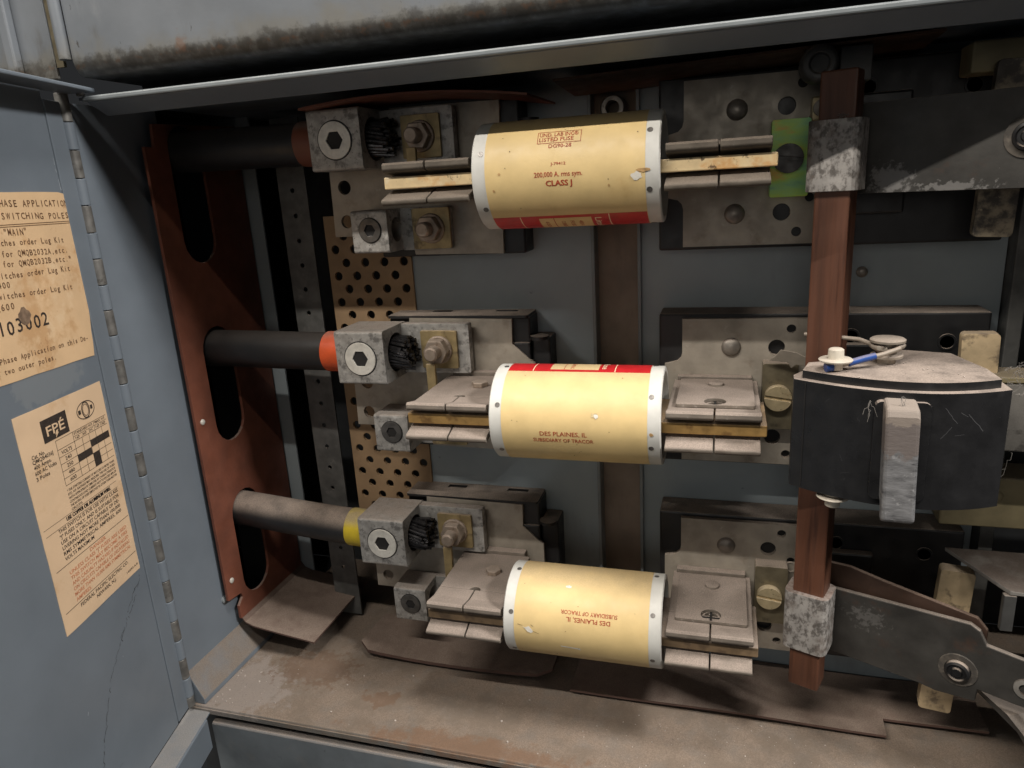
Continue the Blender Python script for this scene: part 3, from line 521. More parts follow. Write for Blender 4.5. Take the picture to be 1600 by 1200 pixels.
def fA(x):
    return .0245 + .006*(max(0, (-.215-x)/.010))**2 + .008*max(0, (x+.090)/.012)**2
bent_sheet('fibre_sheet', 'warped dusty fibre sheet with lifted corner on the floor under the lower lugs', 'insulating sheet', fA, .0725, .0024, M_redsheet, lambda x, t: -.2012 + .0037*((x+.152)/.075)**2*(1-t) + .001*t, lin(-.2268, -.0790, 16))
bent_sheet('fibre_sheet', 'long flat dusty fibre sheet on the floor under the brown crossbar, its front edge stepped', 'insulating sheet', lambda x: (.0185 if x < .1282 else .0330), .0725, .0016, M_redsheet, lambda x, t: -.2016 + .0006*math.sin(x*40), lin(-.0640, .1277, 10) + [.1283] + lin(.135, .185, 4))
bent_sheet('fibre_sheet', 'dark red fibre sheet bowed like an arch above the topmost fuse lug', 'insulating sheet', lambda x: .004, .07, .0012, M_red, lambda x, t: .1775 - .0062*((x+.150)/.078)**2 + .0008*t, lin(-.2045, -.07, 16))
bent_sheet('fibre_sheet', 'thin brown fibre sheet under the top lip over the crossbar', 'insulating sheet', lambda x: .012, .07, .0012, M_brownsheet, lambda x, t: .1772 + .018*(x+.06)/.18*.25 - .002*t, lin(-.058, .122, 8))

p = MB(); p.prism([(FRONT+.0024, .1822), (-.0305, .1762), (-.0290, .1762), (-.0290, .1835), (FRONT+.0024, .1833)], [], YZ, WX+.013, .36); p.build('lip_return', M_paint, enc, .0006, el)
# perforated tan board and slotted strut behind the lugs
p = MB(); holes = []
for r_i, zz in enumerate([.172 - .0092*i for i in range(36)]):
    for c_i in range(5):
        x = -.2385 + .0146*c_i + (.0073 if r_i % 2 else 0)
        if -.2374 < x-.0033 and x+.0033 < -.1750 and zz < .107: holes.append(circ(x, zz, .0031, 12))
p.prism([(-.2378, -.155), (-.1745, -.155), (-.1745, .112), (-.2378, .112)], holes, XZ, BACK-.002, BACK+.0005)
o = p.build('perforated_board', M_peg); tag(o, 'tan perforated board with staggered round holes behind the left terminal blocks', 'perforated board')
o['kind'] = 'thing'
p = MB(); p.prism([(-.2705, -.204), (-.2485, -.204), (-.2485, .178), (-.2705, .178)], [circ(-.2597, .165-.0172*i, .0017, 10) for i in range(20)], XZ, BACK-.001, BACK+.0005)
o = p.build('steel_strut', M_strut); tag(o, 'dark galvanised steel strut with one row of small holes left of the perforated board', 'strut')

# ------------------------------------------------------------------ left terminal blocks (one is built, two are copied)
POLES = (('t', .1302), ('m', 0.0), ('b', -.1285))
def copy_tree(o, parent=None):
    c = o.copy(); COL.objects.link(c)
    if parent is not None: c.parent = parent
    for ch in list(o.children): copy_tree(ch, c)
    return c
def swap(root, name, m):
    for ch in root.children_recursive:
        if ch.name.split('.')[0] == name and ch.type == 'MESH': ch.material_slots[0].link = 'OBJECT'; ch.material_slots[0].material = m
def screw_hex(mb_ring, x, y, z, r, hr, depth=.006):
    """a socket set screw looking out of a lug: ring face with a hexagonal hole"""
    mb_ring.prism(circ(x, z, r, 28), [circ(x, z, hr, 6)], XZ, y-.0008, y+depth)
def jaw(mb, x0, x1, sgn, z_in, split, yb=.045):
    th = .0045
    # profile in (y, z): lips flare away from the blade
    fl = [(-.002, z_in), (-.012, z_in), (-.0262, z_in+.0046), (-.0270, z_in+.0054), (-.0268, z_in+.0070), (-.0256, z_in+.0080), (-.0115, z_in+th), (-.002, z_in+th)]
    pr = fl if sgn < 0 else [(-.002, z_in), (-.013, z_in), (-.0235, z_in+.0022), (-.0246, z_in+.0034), (-.0244, z_in+.0056), (-.0232, z_in+.0068), (-.0125, z_in+th), (-.002, z_in+th)]
    for a, b_ in ((x0, split-.0004), (split+.0004, x1)):
        mb.prism([(y, sgn*zz) for y, zz in pr], [], YZ, a, b_)
    notch = [(split + .0036*math.cos(a), -.002 + .0036*math.sin(a)) for a in [PI*i/8 for i in range(9)]]
    mb.prism([(x1, -.0019), (x1, yb), (x0, yb), (x0, -.0019)] + [(u, v) for u, v in reversed(notch)], [], XY, sgn*z_in, sgn*(z_in+th))
LB = thing('terminal_block', 'x', 'terminal block', (-.14, BACK, .1302), 'left terminal blocks with cable lugs')
LBL = (.14, -BACK, 0)
p = MB(); p.box(-.186, -.0885, .0535, BACK-.0002, -.0455, .0445); p.box(-.0885, -.0765, .056, BACK-.0002, -.030, .031); p.box(-.1005, -.0885, .0515, BACK-.0002, -.028, .0285)
base = p.build('base', M_black, LB, .0012, LBL)
p = MB(); p.prism(rrect(-.186, -.089, .0505, BACK-.0002, .002), [rrect(-.160, -.146, .0655, .0705, .0005), rrect(-.115, -.100, .0655, .0705, .0005)], XY, .0445, .0462); p.build('ledge', M_black, base)
p = MB(); p.lathe((-.0825, .0535, .0305), (0, 0, 1), [(0, .006), (.0022, .006), (.0022, 0)], 20); p.build('boss', M_black, base)
p = MB(); p.prism(mm([(-216, 11), (-172, 13), (-170, 45), (-99.5, 44), (-100, 28), (-86, 15), (-86, -20), (-101.5, -28), (-102, -45), (-161, -44), (-163, -31), (-217, -31)]), [circ(-.2065, .0, .0045), circ(-.2075, -.0215, .0042)], XZ, .0502, .0532)
p.build('plate', M_plate, LB, .0006, LBL)
def lug(x0, x1, y0, y1, z0, z1, bz, by, br, sx, sz, sr, m, tang=None):
    p = MB(); hole = circ(by, bz, br, 28)
    p.prism(rrect(y0, y1, z0, z1, .0016, 3), [hole], YZ, x0, x1)
    if tang: p.prism(rrect(*tang[:4], .0012, 2), [], XZ, tang[4], tang[5])
    l = p.build('lug', m, LB, .0007, LBL)
    q = MB(); q.prism(circ(sx, sz, sr, 32), [circ(sx, sz, sr*.52, 6)], XZ, y0-.0009, y0+.004); q.build('set_screw', M_screw if sr > .009 else M_setdark, l, .0004)
    q = MB(); q.prism(circ(sx, sz, sr*.60, 24), [], XZ, y0-.0001, y0+.0002); q.build('socket', M_dark, l)
    q = MB(); q.prism(circ(sx, sz, sr*1.07, 32), [circ(sx, sz, sr*1.005, 32)], XZ, y0-.00015, y0+.001); q.build('shadow_ring', M_dark, l)  # thin dark ring drawn as the shadow round the set screw
    q = MB(); q.cyl((x0+.004, by, bz), (x1-.0095, by, bz), br*.985, seg=24); q.build('bore_shade', M_dark, l)  # dark plug stands in for the shade inside the lug hole
    return l
big = lug(-.2055, -.172, .013, .0485, .0095, .0435, .0265, .031, .0125, -.1885, .0262, .0105, M_alu, (-.1725, -.1255, .0105, .043, .0405, .0468))
sml = lug(-.1905, -.1665, .0245, .0498, -.0400, -.0145, -.0268, .0375, .0075, -.1782, -.0262, .0072, M_alu, (-.167, -.134, -.0405, -.0145, .0445, .0500))
swap_targets = None
def stud(x, z, ysq, sq, tip):
    p = MB(); p.prism(rrect(x-sq/2, x+sq/2, z-sq/2, z+sq/2, .001, 2), [], XZ, ysq-.0022, ysq); w_ = p.build('square_washer', M_washer, LB, .0004, LBL)
    p = MB(); p.cyl((x, ysq, z), (x, tip+.001, z), .0046, seg=20); p.cyl((x, tip+.001, z), (x, tip, z), .0046, .0036, seg=20)
    st_ = p.build('stud', M_bolt, LB, 0, LBL)
    p = MB(); p.lathe((x, ysq-.0023, z), (0, -1, 0), [(0, .0092), (.0016, .0090), (.0016, .0)], 26); p.hexa((x, ysq-.0036, z), (x, ysq-.0098, z), .0083, .25); p.build('nut', M_bolt, st_, .0006)
stud(-.1455, .0265, .0403, .0248, .0225); stud(-.1455, -.0275, .0443, .0250, .027)
p = MB(); p.box(-.1505, -.1445, .026, .029, -.006, .020); p.build('hanger_strap', M_washer, LB, .0005, LBL)
clip = MB(); clip.box(-.140, -.098, .044, .050, -.0105, .0105); clip = clip.build('fuse_clip', M_jaw, LB, .0005, LBL)
p = MB(); jaw(p, -.1425, -.0945, 1, .0035, -.1186); p.build('jaw', M_jaw, clip, .0005)
p = MB(); jaw(p, -.1435, -.0950, -1, .0035, -.1178); p.build('jaw', M_jaw, clip, .0005)
p = MB(); p.hexa((-.113, .020, .008), (-.113, .020, .0112), .0052, .3); p.build('clip_bolt', M_bolt, clip, .0005)
p = MB(); p.hexa((-.0975, .030, -.0085), (-.0975, .030, -.0125), .0052, .3); p.build('clip_bolt', M_bolt, clip, .0005)
LB['label'] = 'topmost left terminal block in shade with no jaw top showing, beside the brown taped cable'
LBs = [LB]
for k, (nm, zz) in enumerate(POLES[1:]):
    c = copy_tree(LB); c.location.z = zz; LBs.append(c)
LBs[1]['label'] = 'middle left terminal block whose upper lug grips the orange taped cable'
LBs[2]['label'] = 'lowest left terminal block with heavily dusted jaws and the yellow taped cable'
LBs[0]['label'] = 'shaded topmost left terminal block whose upper lug grips the brown taped cable'

# ------------------------------------------------------------------ right switch jaws (one is built, two are copied)
RB = thing('switch_block', 'x', 'switch block', (.04, BACK, .1302), 'right switch blocks facing the fuses')
RBL = (-.04, -BACK, 0)
p = MB(); p.box(-.0075, .166, .0515, BACK-.0002, -.0465, .0465); p.box(.088, .118, .045, .0515, -.030, .030)
base = p.build('base', M_black, RB, .0012, RBL)
for x, zz in ((.098, .033), (.146, .030), (.134, .004)):
    q = MB(); q.lathe((x, .0516, zz), (0, -1, 0), [(0, .0048), (.0006, .0046), (.0006, .0036), (.0001, .0034), (.0001, 0)], 20); q.build('boss', M_black, base)
co = [(.0062, .044), (.078, .044), (.078, -.0445), (.0062, -.0445)]
lf = [(.0062, -.0235)] + [(.0002 + .006*math.cos(a), -.0235+.006*math.sin(a)) for a in [math.radians(d) for d in (30, 60, 90)]] + [(-.004, -.0165), (-.004, .0165)] + [(.0002 + .006*math.cos(a), .0235+.006*math.sin(a)) for a in [math.radians(d) for d in (-90, -60, -30)]] + [(.0062, .0235)]
p = MB(); p.prism(co + lf, [circ(.059, .0272, .0046), circ(.0585, -.0272, .0046), circ(.0665, .038, .0026), circ(.0665, -.038, .0026), circ(.0725, .020, .0024), circ(.0725, -.020, .0024)], XZ, .0482, .0514)
p.build('plate', M_plate, RB, .0006, RBL)
for s in (-1, 1):
    p = MB(); p.lathe((.034, .0483, .0272*s), (0, -1, 0), [(0, .0056), (.0012, .0052), (.0022, .0040), (.0024, .0)], 24); p.build('rivet', M_steel, RB, 0, RBL)
p = MB(); p.prism(rrect(.0515, .0705, -.0190, .0200, .0012, 3), [], XZ, .0385, .0481); p.build('yoke', M_olive, RB, .0012, RBL)
p = MB(); ang = math.radians(-8)
def slotted(mb, x, y, z, r, h, ang):
    half = r*.13
    for sgn in (1, -1):
        a0 = math.asin(half/r)
        pts = circ(0, 0, r, 18, a0, PI-a0)
        pts = [(u, sgn*v) for u, v in pts]
        R_ = lambda q: (x + q[0]*math.cos(ang)-q[1]*math.sin(ang), z + q[0]*math.sin(ang)+q[1]*math.cos(ang))
        mb.prism([R_(q) for q in pts], [], XZ, y-h, y-h+.0012)
    mb.lathe((x, y, z), (0, -1, 0), [(0, r), (h-.0012, r), (h-.0012, 0)], 32)
slotted(p, .0600, .0385, .0005, .0074, .0042, ang); p.build('screw', M_brassscrew, RB, .0004, RBL)
clip = MB(); clip.box(.004, .046, .043, .0482, -.0105, .0105); clip = clip.build('fuse_clip', M_jaw, RB, .0005, RBL)
p = MB(); jaw(p, .0022, .0490, 1, .0035, .0262); p.build('jaw', M_jaw, clip, .0005)
p = MB(); jaw(p, .0018, .0488, -1, .0035, .0262); p.build('jaw', M_jaw, clip, .0005)
p = MB(); p.prism(rrect(.0062, .0462, -.0105, .0395, .001, 2), [circ(.0262, -.0042, .0056, 24)], XY, .0082, .0101); p.build('spring_plate', M_jaw, clip, .0004)
p = MB(); p.box(.0256, .0268, -.0094, .0010, .00805, .00835); p.box(.0212, .0312, -.0048, -.0036, .00805, .0083); p.build('slot', M_dark, clip)
p = MB(); p.lathe((.0262, .027, .0101), (0, 0, 1), [(0, .0044), (.0012, .0042), (.0018, .003), (.0018, 0)], 24); p.build('rivet', M_jaw, clip)
RB['label'] = 'topmost right switch block with green yellow iridescent yoke and dark slotted screw'
RBs = [RB]
for nm, zz in POLES[1:]:
    c = copy_tree(RB); c.location.z = zz; RBs.append(c)
RBs[1]['label'] = 'middle right switch block with pale plate and brass slotted screw beside the black cover'
RBs[2]['label'] = 'lowest right switch block with dusty jaws and tilted brass slotted screw'
M_jawdark = mat('darker dusty clip jaw', (0.110,0.092,0.072), 0.7, 0.1, var=.22, vscale=90, dust=.8, dcol=(0.19,0.155,0.125), stains=(((0.06,0.045,0.035), 90, .56, .7, .5, 2.0), ((0.30,0.275,0.25), 260, .62, .72, .5, 4.0)), bump=.3, bscale=600)  # darker version of the jaw material, for the top pole only
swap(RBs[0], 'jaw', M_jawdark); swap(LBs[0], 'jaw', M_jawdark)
swap(RBs[0], 'yoke', M_irid); swap(RBs[0], 'screw', mat('dark steel screw', (0.075,0.072,0.07), .45, .5, var=.25, vscale=150))
for ch in RBs[0].children:
    if ch.name.startswith('screw'): pass
p = MB(); p.prism([(.0535, .0228), (.0575, .0258), (.0600, .0300), (.0680, .0290), (.0760, .0250), (.0760, .0205), (.0685, .0215), (.0660, .0190), (.0640, .0225)], [], lambda u, v, d: Vector((u, d - .35*(v-.02) + (u-.053)*-.3, v)), .036, .0368); p.build('spring_finger', M_plate, RBs[1], .0003, RBL)
p = MB(); p.box(.0705, .0790, .040, .0482, .018, .030); q = p.build('terminal_lug', M_brassscrew, RBs[0], .0008, RBL)
p = MB(); slotted(p, .0752, .0399, .0242, .0042, .003, math.radians(55)); p.build('lug_screw', M_steel, q, .0003)
p = MB(); p.lathe((.0725, .0482, -.006+.022), (0, -1, 0), [(0, .0038), (.0008, .0036), (.0008, .003), (.0002, .0026), (.0002, 0)], 20); p.build('rivet', M_plate, RBs[2], 0, RBL)

# ------------------------------------------------------------------ cables
def cable(zp, pts, tape, tape_m, label, band):
    jm = M_cable if zp < -.1 else M_cableclean
    c = thing('power_cable', label, 'cable', (pts[-1][0], pts[-1][1], pts[-1][2]-.0125), 'cables entering the left lugs')
    l = tuple(-v for v in c.location)
    path = [Vector(p) for p in pts]
    sm = []
    for i in range(len(path)-1):
        p0 = path[max(i-1, 0)]; p1 = path[i]; p2 = path[i+1]; p3 = path[min(i+2, len(path)-1)]
        for k in range(10):
            t = k/10; sm.append(.5*((2*p1) + (p2-p0)*t + (2*p0-5*p1+4*p2-p3)*t*t + (3*p1-p0-3*p2+p3)*t**3))
    sm.append(path[-1])
    p = MB(); p.tube(sm, .0128, 28); p.build('jacket', jm, c, 0, l)
    p = MB(); a = path[-1]; dv = (path[-1]-path[-2]).normalized(); pp = [a - dv*(tape - tape*i/8) for i in range(9)]
    p.tube([v for v in sm if v.x > a.x - tape] if False else pp, .0133, 32); p.build(band, tape_m, c, .0004, l)
    st = MB(); rs = random.Random(int(abs(zp)*1e4)+3); tw = rs.uniform(.5, .8)
    for rr, k in ((0, 1), (.0024, 6), (.0048, 12), (.0072, 18), (.0097, 25)):
        for i in range(k):
            a0 = 2*PI*i/k + rr*100; ln = -.1600 + rs.uniform(-.0030, .0014) - (.003 if rs.random() < .15 else 0); fr = rs.uniform(.9, 1.12)
            q = []
            for j in range(7):
                t = j/6; x = path[-1].x - .001 + (ln - path[-1].x + .001)*t; an = a0 + tw*(t-.7)*1.6; r_ = rr*(1 + (fr-1)*max(0, t-.75)*4)
                q.append((x, path[-1].y + r_*math.cos(an), path[-1].z + r_*math.sin(an)))
            st.tube(q, rs.uniform(.00100, .00125), 7)
    st.build('conductor', M_strand, c, 0, l)
    return c
cable(.1302, [(-.42, .034, .158), (-.35, .034, .1582), (-.313, .0335, .1582), (-.27, .0325, .1578), (-.235, .0315, .1572), (-.2058, .031, .1567)], .0145, M_tapebrown, 'black power cable with a brown tape band entering the shaded topmost lug', 'tape_band')
cable(0, [(-.42, .036, .0275), (-.35, .036, .0275), (-.313, .0350, .0272), (-.27, .0325, .0270), (-.235, .0312, .0266), (-.2058, .031, .0265)], .0150, M_tapeorange, 'black power cable with a bright orange tape band entering the middle lug', 'tape_band')
cable(-.1285, [(-.42, .037, -.0935), (-.35, .036, -.0945), (-.313, .0345, -.0958), (-.27, .0325, -.0985), (-.235, .0315, -.1008), (-.2058, .031, -.1020)], .0150, M_tapeyellow, 'dust topped black power cable with a yellow tape band entering the lowest lug', 'tape_band')

# ------------------------------------------------------------------ fuses
FX = -.0463; FR = .027
def CYL(x, th, r): return Vector((x, -r*math.cos(math.radians(th)), r*math.sin(math.radians(th))))
def make_fuse():
    F = thing('cartridge_fuse', 'x', 'fuse', (FX, 0, POLES[0][1]-FR), 'cartridge fuses')
    L0 = (0, 0, FR)
    h = .0463
    p = MB(); p.lathe((-h, 0, 0), (1, 0, 0), [(.006, 0), (.006, .0235), (0, .0242), (0, .0264), (.0006, .027), (2*h-.0006, .027), (2*h, .0264), (2*h, .0242), (2*h-.006, .0235), (2*h-.006, 0)], 72)
    body = p.build('tube', M_fibre, F, 0, L0)
    for s in (-1, 1):
        for k in range(6):
            th = 60*k + (24 if s < 0 else -22); q = MB(); a = CYL(s*.0413, th, .0262); b_ = CYL(s*.0413, th, .02715); q.cyl(a, b_, .0014, seg=14); q.build('pin', M_pin, body)
    p = MB(); p.box(-.0974, -.0395, -.0205, .0205, -.0031, .0031); p.build('blade', M_brass, F, .0006, L0)
    p = MB(); p.box(.0395, .0980, -.0205, .0205, -.0031, .0031); p.build('blade', M_brass, F, .0006, L0)
    p = MB(); n = 96; vs = []
    x0, x1 = -.0392, .0395
    for i in range(n): vs += [CYL(x0, 360*i/n, .02712), CYL(x1, 360*i/n, .02712)]
    p.add(vs, [(2*i, 2*((i+1) % n), 2*((i+1) % n)+1, 2*i+1) for i in range(n)], True)
    lab = p.build('paper_label', M_yellow, F, 0, L0)
    C = lambda x, th: CYL(x, th, .02724)
    def arcpatch(mb, xa, xb, ta, tb, r=.02720):
        k = max(1, int(abs(tb-ta)/4)); vv = []
        for i in range(k+1): t = ta + (tb-ta)*i/k; vv += [CYL(xa, t, r), CYL(xb, t, r)]
        mb.add(vv, [(2*i, 2*i+1, 2*i+3, 2*i+2) for i in range(k)], True)
    k_ = 180/PI/.0272
    def ctext(mb, s, xa, xb, th, hgt): put_text(mb, s, hgt, xb-xa, lambda x, y: CYL(xa+x, th+y*k_, .02726))
    c0 = -FX
    # red band from -49 down to -109 degrees; its lower edge is the upper edge seen on the fuse turned half over
    p = MB(); arcpatch(p, x0+.0002, x1-.0002, -49, -109); p.build('red_band', M_redink, lab)
    p = MB(); arcpatch(p, -.0153, .0115, -53.5, -104.5, .02724); p.build('band_window', M_yellow, lab)
    p = MB()
    for xx in (-.0250, .0203): arcpatch(p, xx, xx+.0005, -49.5, -108.5, .02724)
    put_text(p, 'Littelfuse', .0036, .0225, lambda x, y: CYL(.0133 + y*.9, -55 - x*k_, .02728)); p.build('band_lettering', M_whiteink, lab)
    p = MB(); arcpatch(p, -.0078, -.0074, -53.5, -104.5, .02728)
    for k, s in enumerate(('CURRENT LIMITING', 'FUSE', '400 A')): put_text(p, s, .0020, .020 if k == 0 else .008, lambda x, y: CYL(-.0042 + .0045*k + y, -60 - x*k_, .02728))
    put_text(p, '600V', .002, .009, lambda x, y: CYL(-.0125 + y, -60 - x*k_, .02728)); p.build('window_print', M_ink, lab)
    p = MB()
    for a, b_, ta, tb in ((-.0127, .0089, 44.2, 44.8), (-.0127, .0089, 30.4, 31.0), (-.0127, -.0124, 30.6, 44.6), (.0086, .0089, 30.6, 44.6)): arcpatch(p, a, b_, ta, tb, .02726)
    ctext(p, 'UND. LAB INC®', -.0117, .0074, 38.6, .00215); ctext(p, 'LISTED FUSE', -.0117, .0052, 32.7, .00215); ctext(p, 'DG90-28', -.0068, .0044, 25.3, .0019)
    p.build('inspection_mark', M_ink, lab); p = MB()
    ctext(p, 'J-79412', -.0056, .0018, 7.6, .0013)
    ctext(p, '200,000 A. rms sym.', -.0139, .0098, -3.6, .0023)
    for d in (0, .0002): ctext(p, 'CLASS J', -.0084+d, .0045+d, -12.8, .0026)
    p.build('rating_text', M_ink, lab); p = MB()
    ctext(p, 'DES PLAINES, IL', -.0177, .0079, 168.2, .0025); ctext(p, 'SUBSIDIARY OF TRACOR', -.0216, .0113, 160.2, .0022)
    p.build('maker_text', M_ink, lab)
    return F, lab
F0, LAB0 = make_fuse()
fuses = [F0, copy_tree(F0), copy_tree(F0)]
LABS = [next(c for c in fz.children if c.name.startswith('paper_label')) for fz in fuses]
fuses[1].location.z = POLES[1][1]-FR; fuses[2].location.z = POLES[2][1]-FR
LABS[1].rotation_euler = (math.radians(-181.5), 0, 0)        # the label of the middle fuse has its red band on top
LABS[2].rotation_euler = (math.radians(-14), 0, PI)
LABS[2].rotation_euler = (Matrix.Rotation(math.radians(-13.5), 4, 'X') @ Matrix.Rotation(PI, 4, 'Z')).to_euler()
F0['label'] = 'topmost yellow cartridge fuse printed CLASS J with the red band along its underside'
fuses[1]['label'] = 'middle yellow cartridge fuse with the red band along its top'
fuses[2]['label'] = 'lowest yellow cartridge fuse whose red print stands upside down'
swap(fuses[1], 'blade', M_brassdull); swap(fuses[2], 'blade', mat('dusty brown blade', (0.17,0.115,0.065), .7, .1, var=.25, vscale=120, dust=.9, stains=(((0.07,0.045,0.03), 130, .5, .66, .7, 2.0), ((0.36,0.29,0.2), 190, .62, .72, .5, 6.0)), bump=.15))
def patch(lab, pts, m, name='tear', r=.02732):
    p = MB(); p.add([CYL(x, t, r) for x, t in pts], [tuple(range(len(pts)))]); o = p.build(name, m, lab.parent); o.location = (0, 0, FR); return o
def blob(x, t, a, b_, n=12, seed=0):
    rnd = random.Random(seed); return [(x + a*math.cos(2*PI*i/n)*rnd.uniform(.6, 1.15), t + b_*math.sin(2*PI*i/n)*rnd.uniform(.6, 1.15)) for i in range(n)]
M_tear = mat('bare white paper', (0.72,0.69,0.62), .6, var=.1, vscale=300); M_scuff = mat('brown scuff', (0.42,0.26,0.11), .6, var=.3, vscale=400)
patch(LABS[0], blob(-.0107+.0463, -7.5, .0028, 4.5, seed=3), M_tear); patch(LABS[0], blob(-.0078+.0463, -2.5, .0036, 2.0, seed=5), M_scuff, r=.02736)
for s_, (x, t) in enumerate(((-.0815, -15), (-.024, -15.5), (-.078, 2))): patch(LABS[0], blob(x+.0463, t, .0006, 1.6, 8, 20+s_), M_scuff, 'scuff')
patch(LABS[1], [(-.0358+.0463, 13.2), (-.0325+.0463, 13.2), (-.0325+.0463, 17.8), (-.0358+.0463, 17.8)], mat('grey residue', (0.55,0.44,0.24), .6, var=.3, vscale=500), 'scuff'); patch(LABS[1], blob(-.0333+.0463, 14.5, .0017, 2.9, seed=8), M_tear, r=.02738)
patch(LABS[1], blob(-.0048+.0463, -4, .0013, 2.2, seed=12), M_scuff, 'scuff', .0274)
patch(LABS[2], [(-.0805+.0463, 7.5), (-.079+.0463, 6.2), (-.0765+.0463, 8.6), (-.0748+.0463, 4.6), (-.0738+.0463, 2.0), (-.0752+.0463, -.5), (-.0775+.0463, 1.0), (-.0785+.0463, 4.0)], M_tear)
patch(LABS[2], [(-.0580+.0463, -14.5), (-.0465+.0463, -15.6), (-.0460+.0463, -19.2), (-.0478+.0463, -17.6), (-.0575+.0463, -16.2)], M_tear)
patch(LABS[2], blob(-.0545+.0463, 62, .0022, 2.2, seed=31), M_tear)

rs = random.Random(77); M_fleck = mat('dark fleck', (0.16,0.10,0.05), .7, var=.3, vscale=400)
for lb in LABS:
    for k in range(9):
        x = rs.uniform(-.037, .037); t = rs.uniform(-45, 65); patch(lb, blob(x, t, rs.uniform(.00015, .0004), rs.uniform(.4, 1.0), 7, k), M_fleck, 'fleck', .02734)
for pts in ([(-.0835, 9.5), (-.0805, 8.3), (-.0803, 8.7), (-.0833, 10.1)], [(-.0755, 10.5), (-.0740, 8.5), (-.0738, 8.9), (-.0752, 10.9)], [(-.0742, 2.2), (-.0705, -.6), (-.0704, -.2), (-.0740, 2.7)]):
    patch(LABS[2], [(x+.0463, t) for x, t in pts], M_fleck, 'tear_line', .02735)
# ------------------------------------------------------------------ crossbar with its cast clips and switch blades
BA = math.radians(-21); BX, BY = .0805, .0105
bar = thing('switch_crossbar', 'brown phenolic crossbar standing upright with two cast clips holding dark switch blades', 'crossbar', (BX, BY, -.165))
BT = Matrix.Rotation(BA, 4, 'Z'); BT.translation = Vector((BX, BY, 0)); bl_ = (-BX, -BY, .165)
p = MB(); p.box(-.0082, .0082, -.0072, .0072, -.165, .168, BT); p.build('bar', M_bar, bar, .0009, bl_)
for (za, zb, zc, tw) in ((.1140, .1465, .1302, 0), (-.1395, -.1035, -.1285, 1)):
    p = MB(); p.prism(rrect(-.0125, .0115, -.0102, .0102, .0042, 4), [], lambda u, v, d: BT @ Vector((u, v, d)), za, zb)
    p.build('cast_clip', M_cast, bar, .0016, bl_, 3)
    # blade pair swinging out to the right
    BD = Matrix.Rotation(math.radians(-25), 4, 'Z'); BD.translation = Vector((.090, .0235, zc))
    ol = [(0, -.0185), (.004, -.020), (.052, -.0205), (.060, -.0215), (.078, -.0195), (.0785, -.012), (.095, -.013), (.150, -.013), (.150, .0145), (.095, .0135), (.080, .0150), (.0765, .022), (.072, .0245), (.03, .0225), (0, .021)] if tw else [(0, -.0185), (.15, -.0185), (.15, .0225), (0, .0235)]
    q = MB(); q.prism(ol, [], lambda u, v, d: BD @ Vector((u, d, v)), -.0025, .0005); bd = q.build('blade', M_blade, bar, .0006, bl_)
    q = MB(); q.prism([(-.004, -.018), (.07, -.018), (.079, -.005), (.079, .020), (.074, .0255), (.030, .031), (.012, .034), (-.004, .033)] if tw else [(0, -.018), (.15, -.018), (.15, .020), (0, .021)], [], lambda u, v, d: BD @ Vector((u, d, v)), .0035, .0060); q.build('blade', M_copper, bar, .0005, bl_)
    hx = .0690 if tw else .0700; hz = -.004 if tw else .003
    q = MB(); o0 = BD @ Vector((hx, -.0025, hz)); ax = BD.to_3x3() @ Vector((0, -1, 0))
    q.lathe(o0, ax, [(0, .0092), (.0008, .0090), (.0008, .0062), (.0002, .006), (.0002, 0)], 28); q.build('worn_ring', mat('worn crusty ring', (.13,.112,.092), .7, .0, var=.35, vscale=200, stains=(((.05,.045,.04), 120, .42, .58, .9, 2.0),)) , bd)
    q = MB(); q.lathe(o0, ax, [(0, .0060), (.0030, .0058), (.0036, .0046), (.0028, .0040), (.0028, .0028), (.0036, .0022), (.0036, 0)], 24); q.build('pivot_rivet', M_black, bd)
    if tw:
        q = MB(); o1 = BD @ Vector((.0985, -.0025, -.002)); q.lathe(o1, ax, [(0, .0056), (.0010, .0054), (.0014, .0032), (-.0008, .003), (-.0008, 0)], 24); q.build('eyelet', M_bus, bd)
# small dark latch knob over the bar
p = MB(); p.lathe((.070, .020, .172), (0, -1, 0), [(0, .0085), (.010, .0085), (.012, .0070), (.012, .0045), (.009, .0042), (.009, 0)], 28); p.box(.079, .093, .012, .03, .163, .1785)
o = p.build('latch_knob', M_darkbus, None, .0006); tag(o, 'dark round latch knob above the top end of the brown crossbar', 'latch knob')

# ------------------------------------------------------------------ black curved cover with grip, in front of the bar at mid height
cov = thing('blade_cover', 'black curved moulded cover with a worn grey grip on its front and dusty top', 'cover', (.105, -.03, -.024))
cl = (-.105, .03, .024)
def arc3(p0, p1, p2, n):
    return [((1-t)**2*p0[0] + 2*t*(1-t)*p1[0] + t*t*p2[0], (1-t)**2*p0[1] + 2*t*(1-t)*p1[1] + t*t*p2[1]) for t in [i/n for i in range(n+1)]]
front = arc3((.0622, -.0290), (.1080, -.0620), (.1480, -.0400), 20)
back_ = [(.1475, -.020), (.140, .012), (.112, .021), (.096, .0), (.069, -.011), (.0625, -.022)]
def tilt_map(u, v, d):   # lower edge sags a little in the middle
    return Vector((u, v, d))
p = MB(); p.prism(front + back_, [], XY, -.0240, .0300); sh = p.build('shell', M_cover, cov, .0026, cl, 4)
front2 = arc3((.0660, -.0270), (.1085, -.0570), (.1445, -.0375), 20)
p = MB(); p.prism(front2 + [(.144, -.020), (.137, .010), (.112, .018), (.097, -.003), (.070, -.012)], [], XY, .0298, .0338); p.build('raised_top', M_cover, cov, .0012, cl, 3)
p = MB(); p.box(.0668, .0672, -.0328, -.0318, -.0225, .0290); p.build('seam', M_dark, sh)
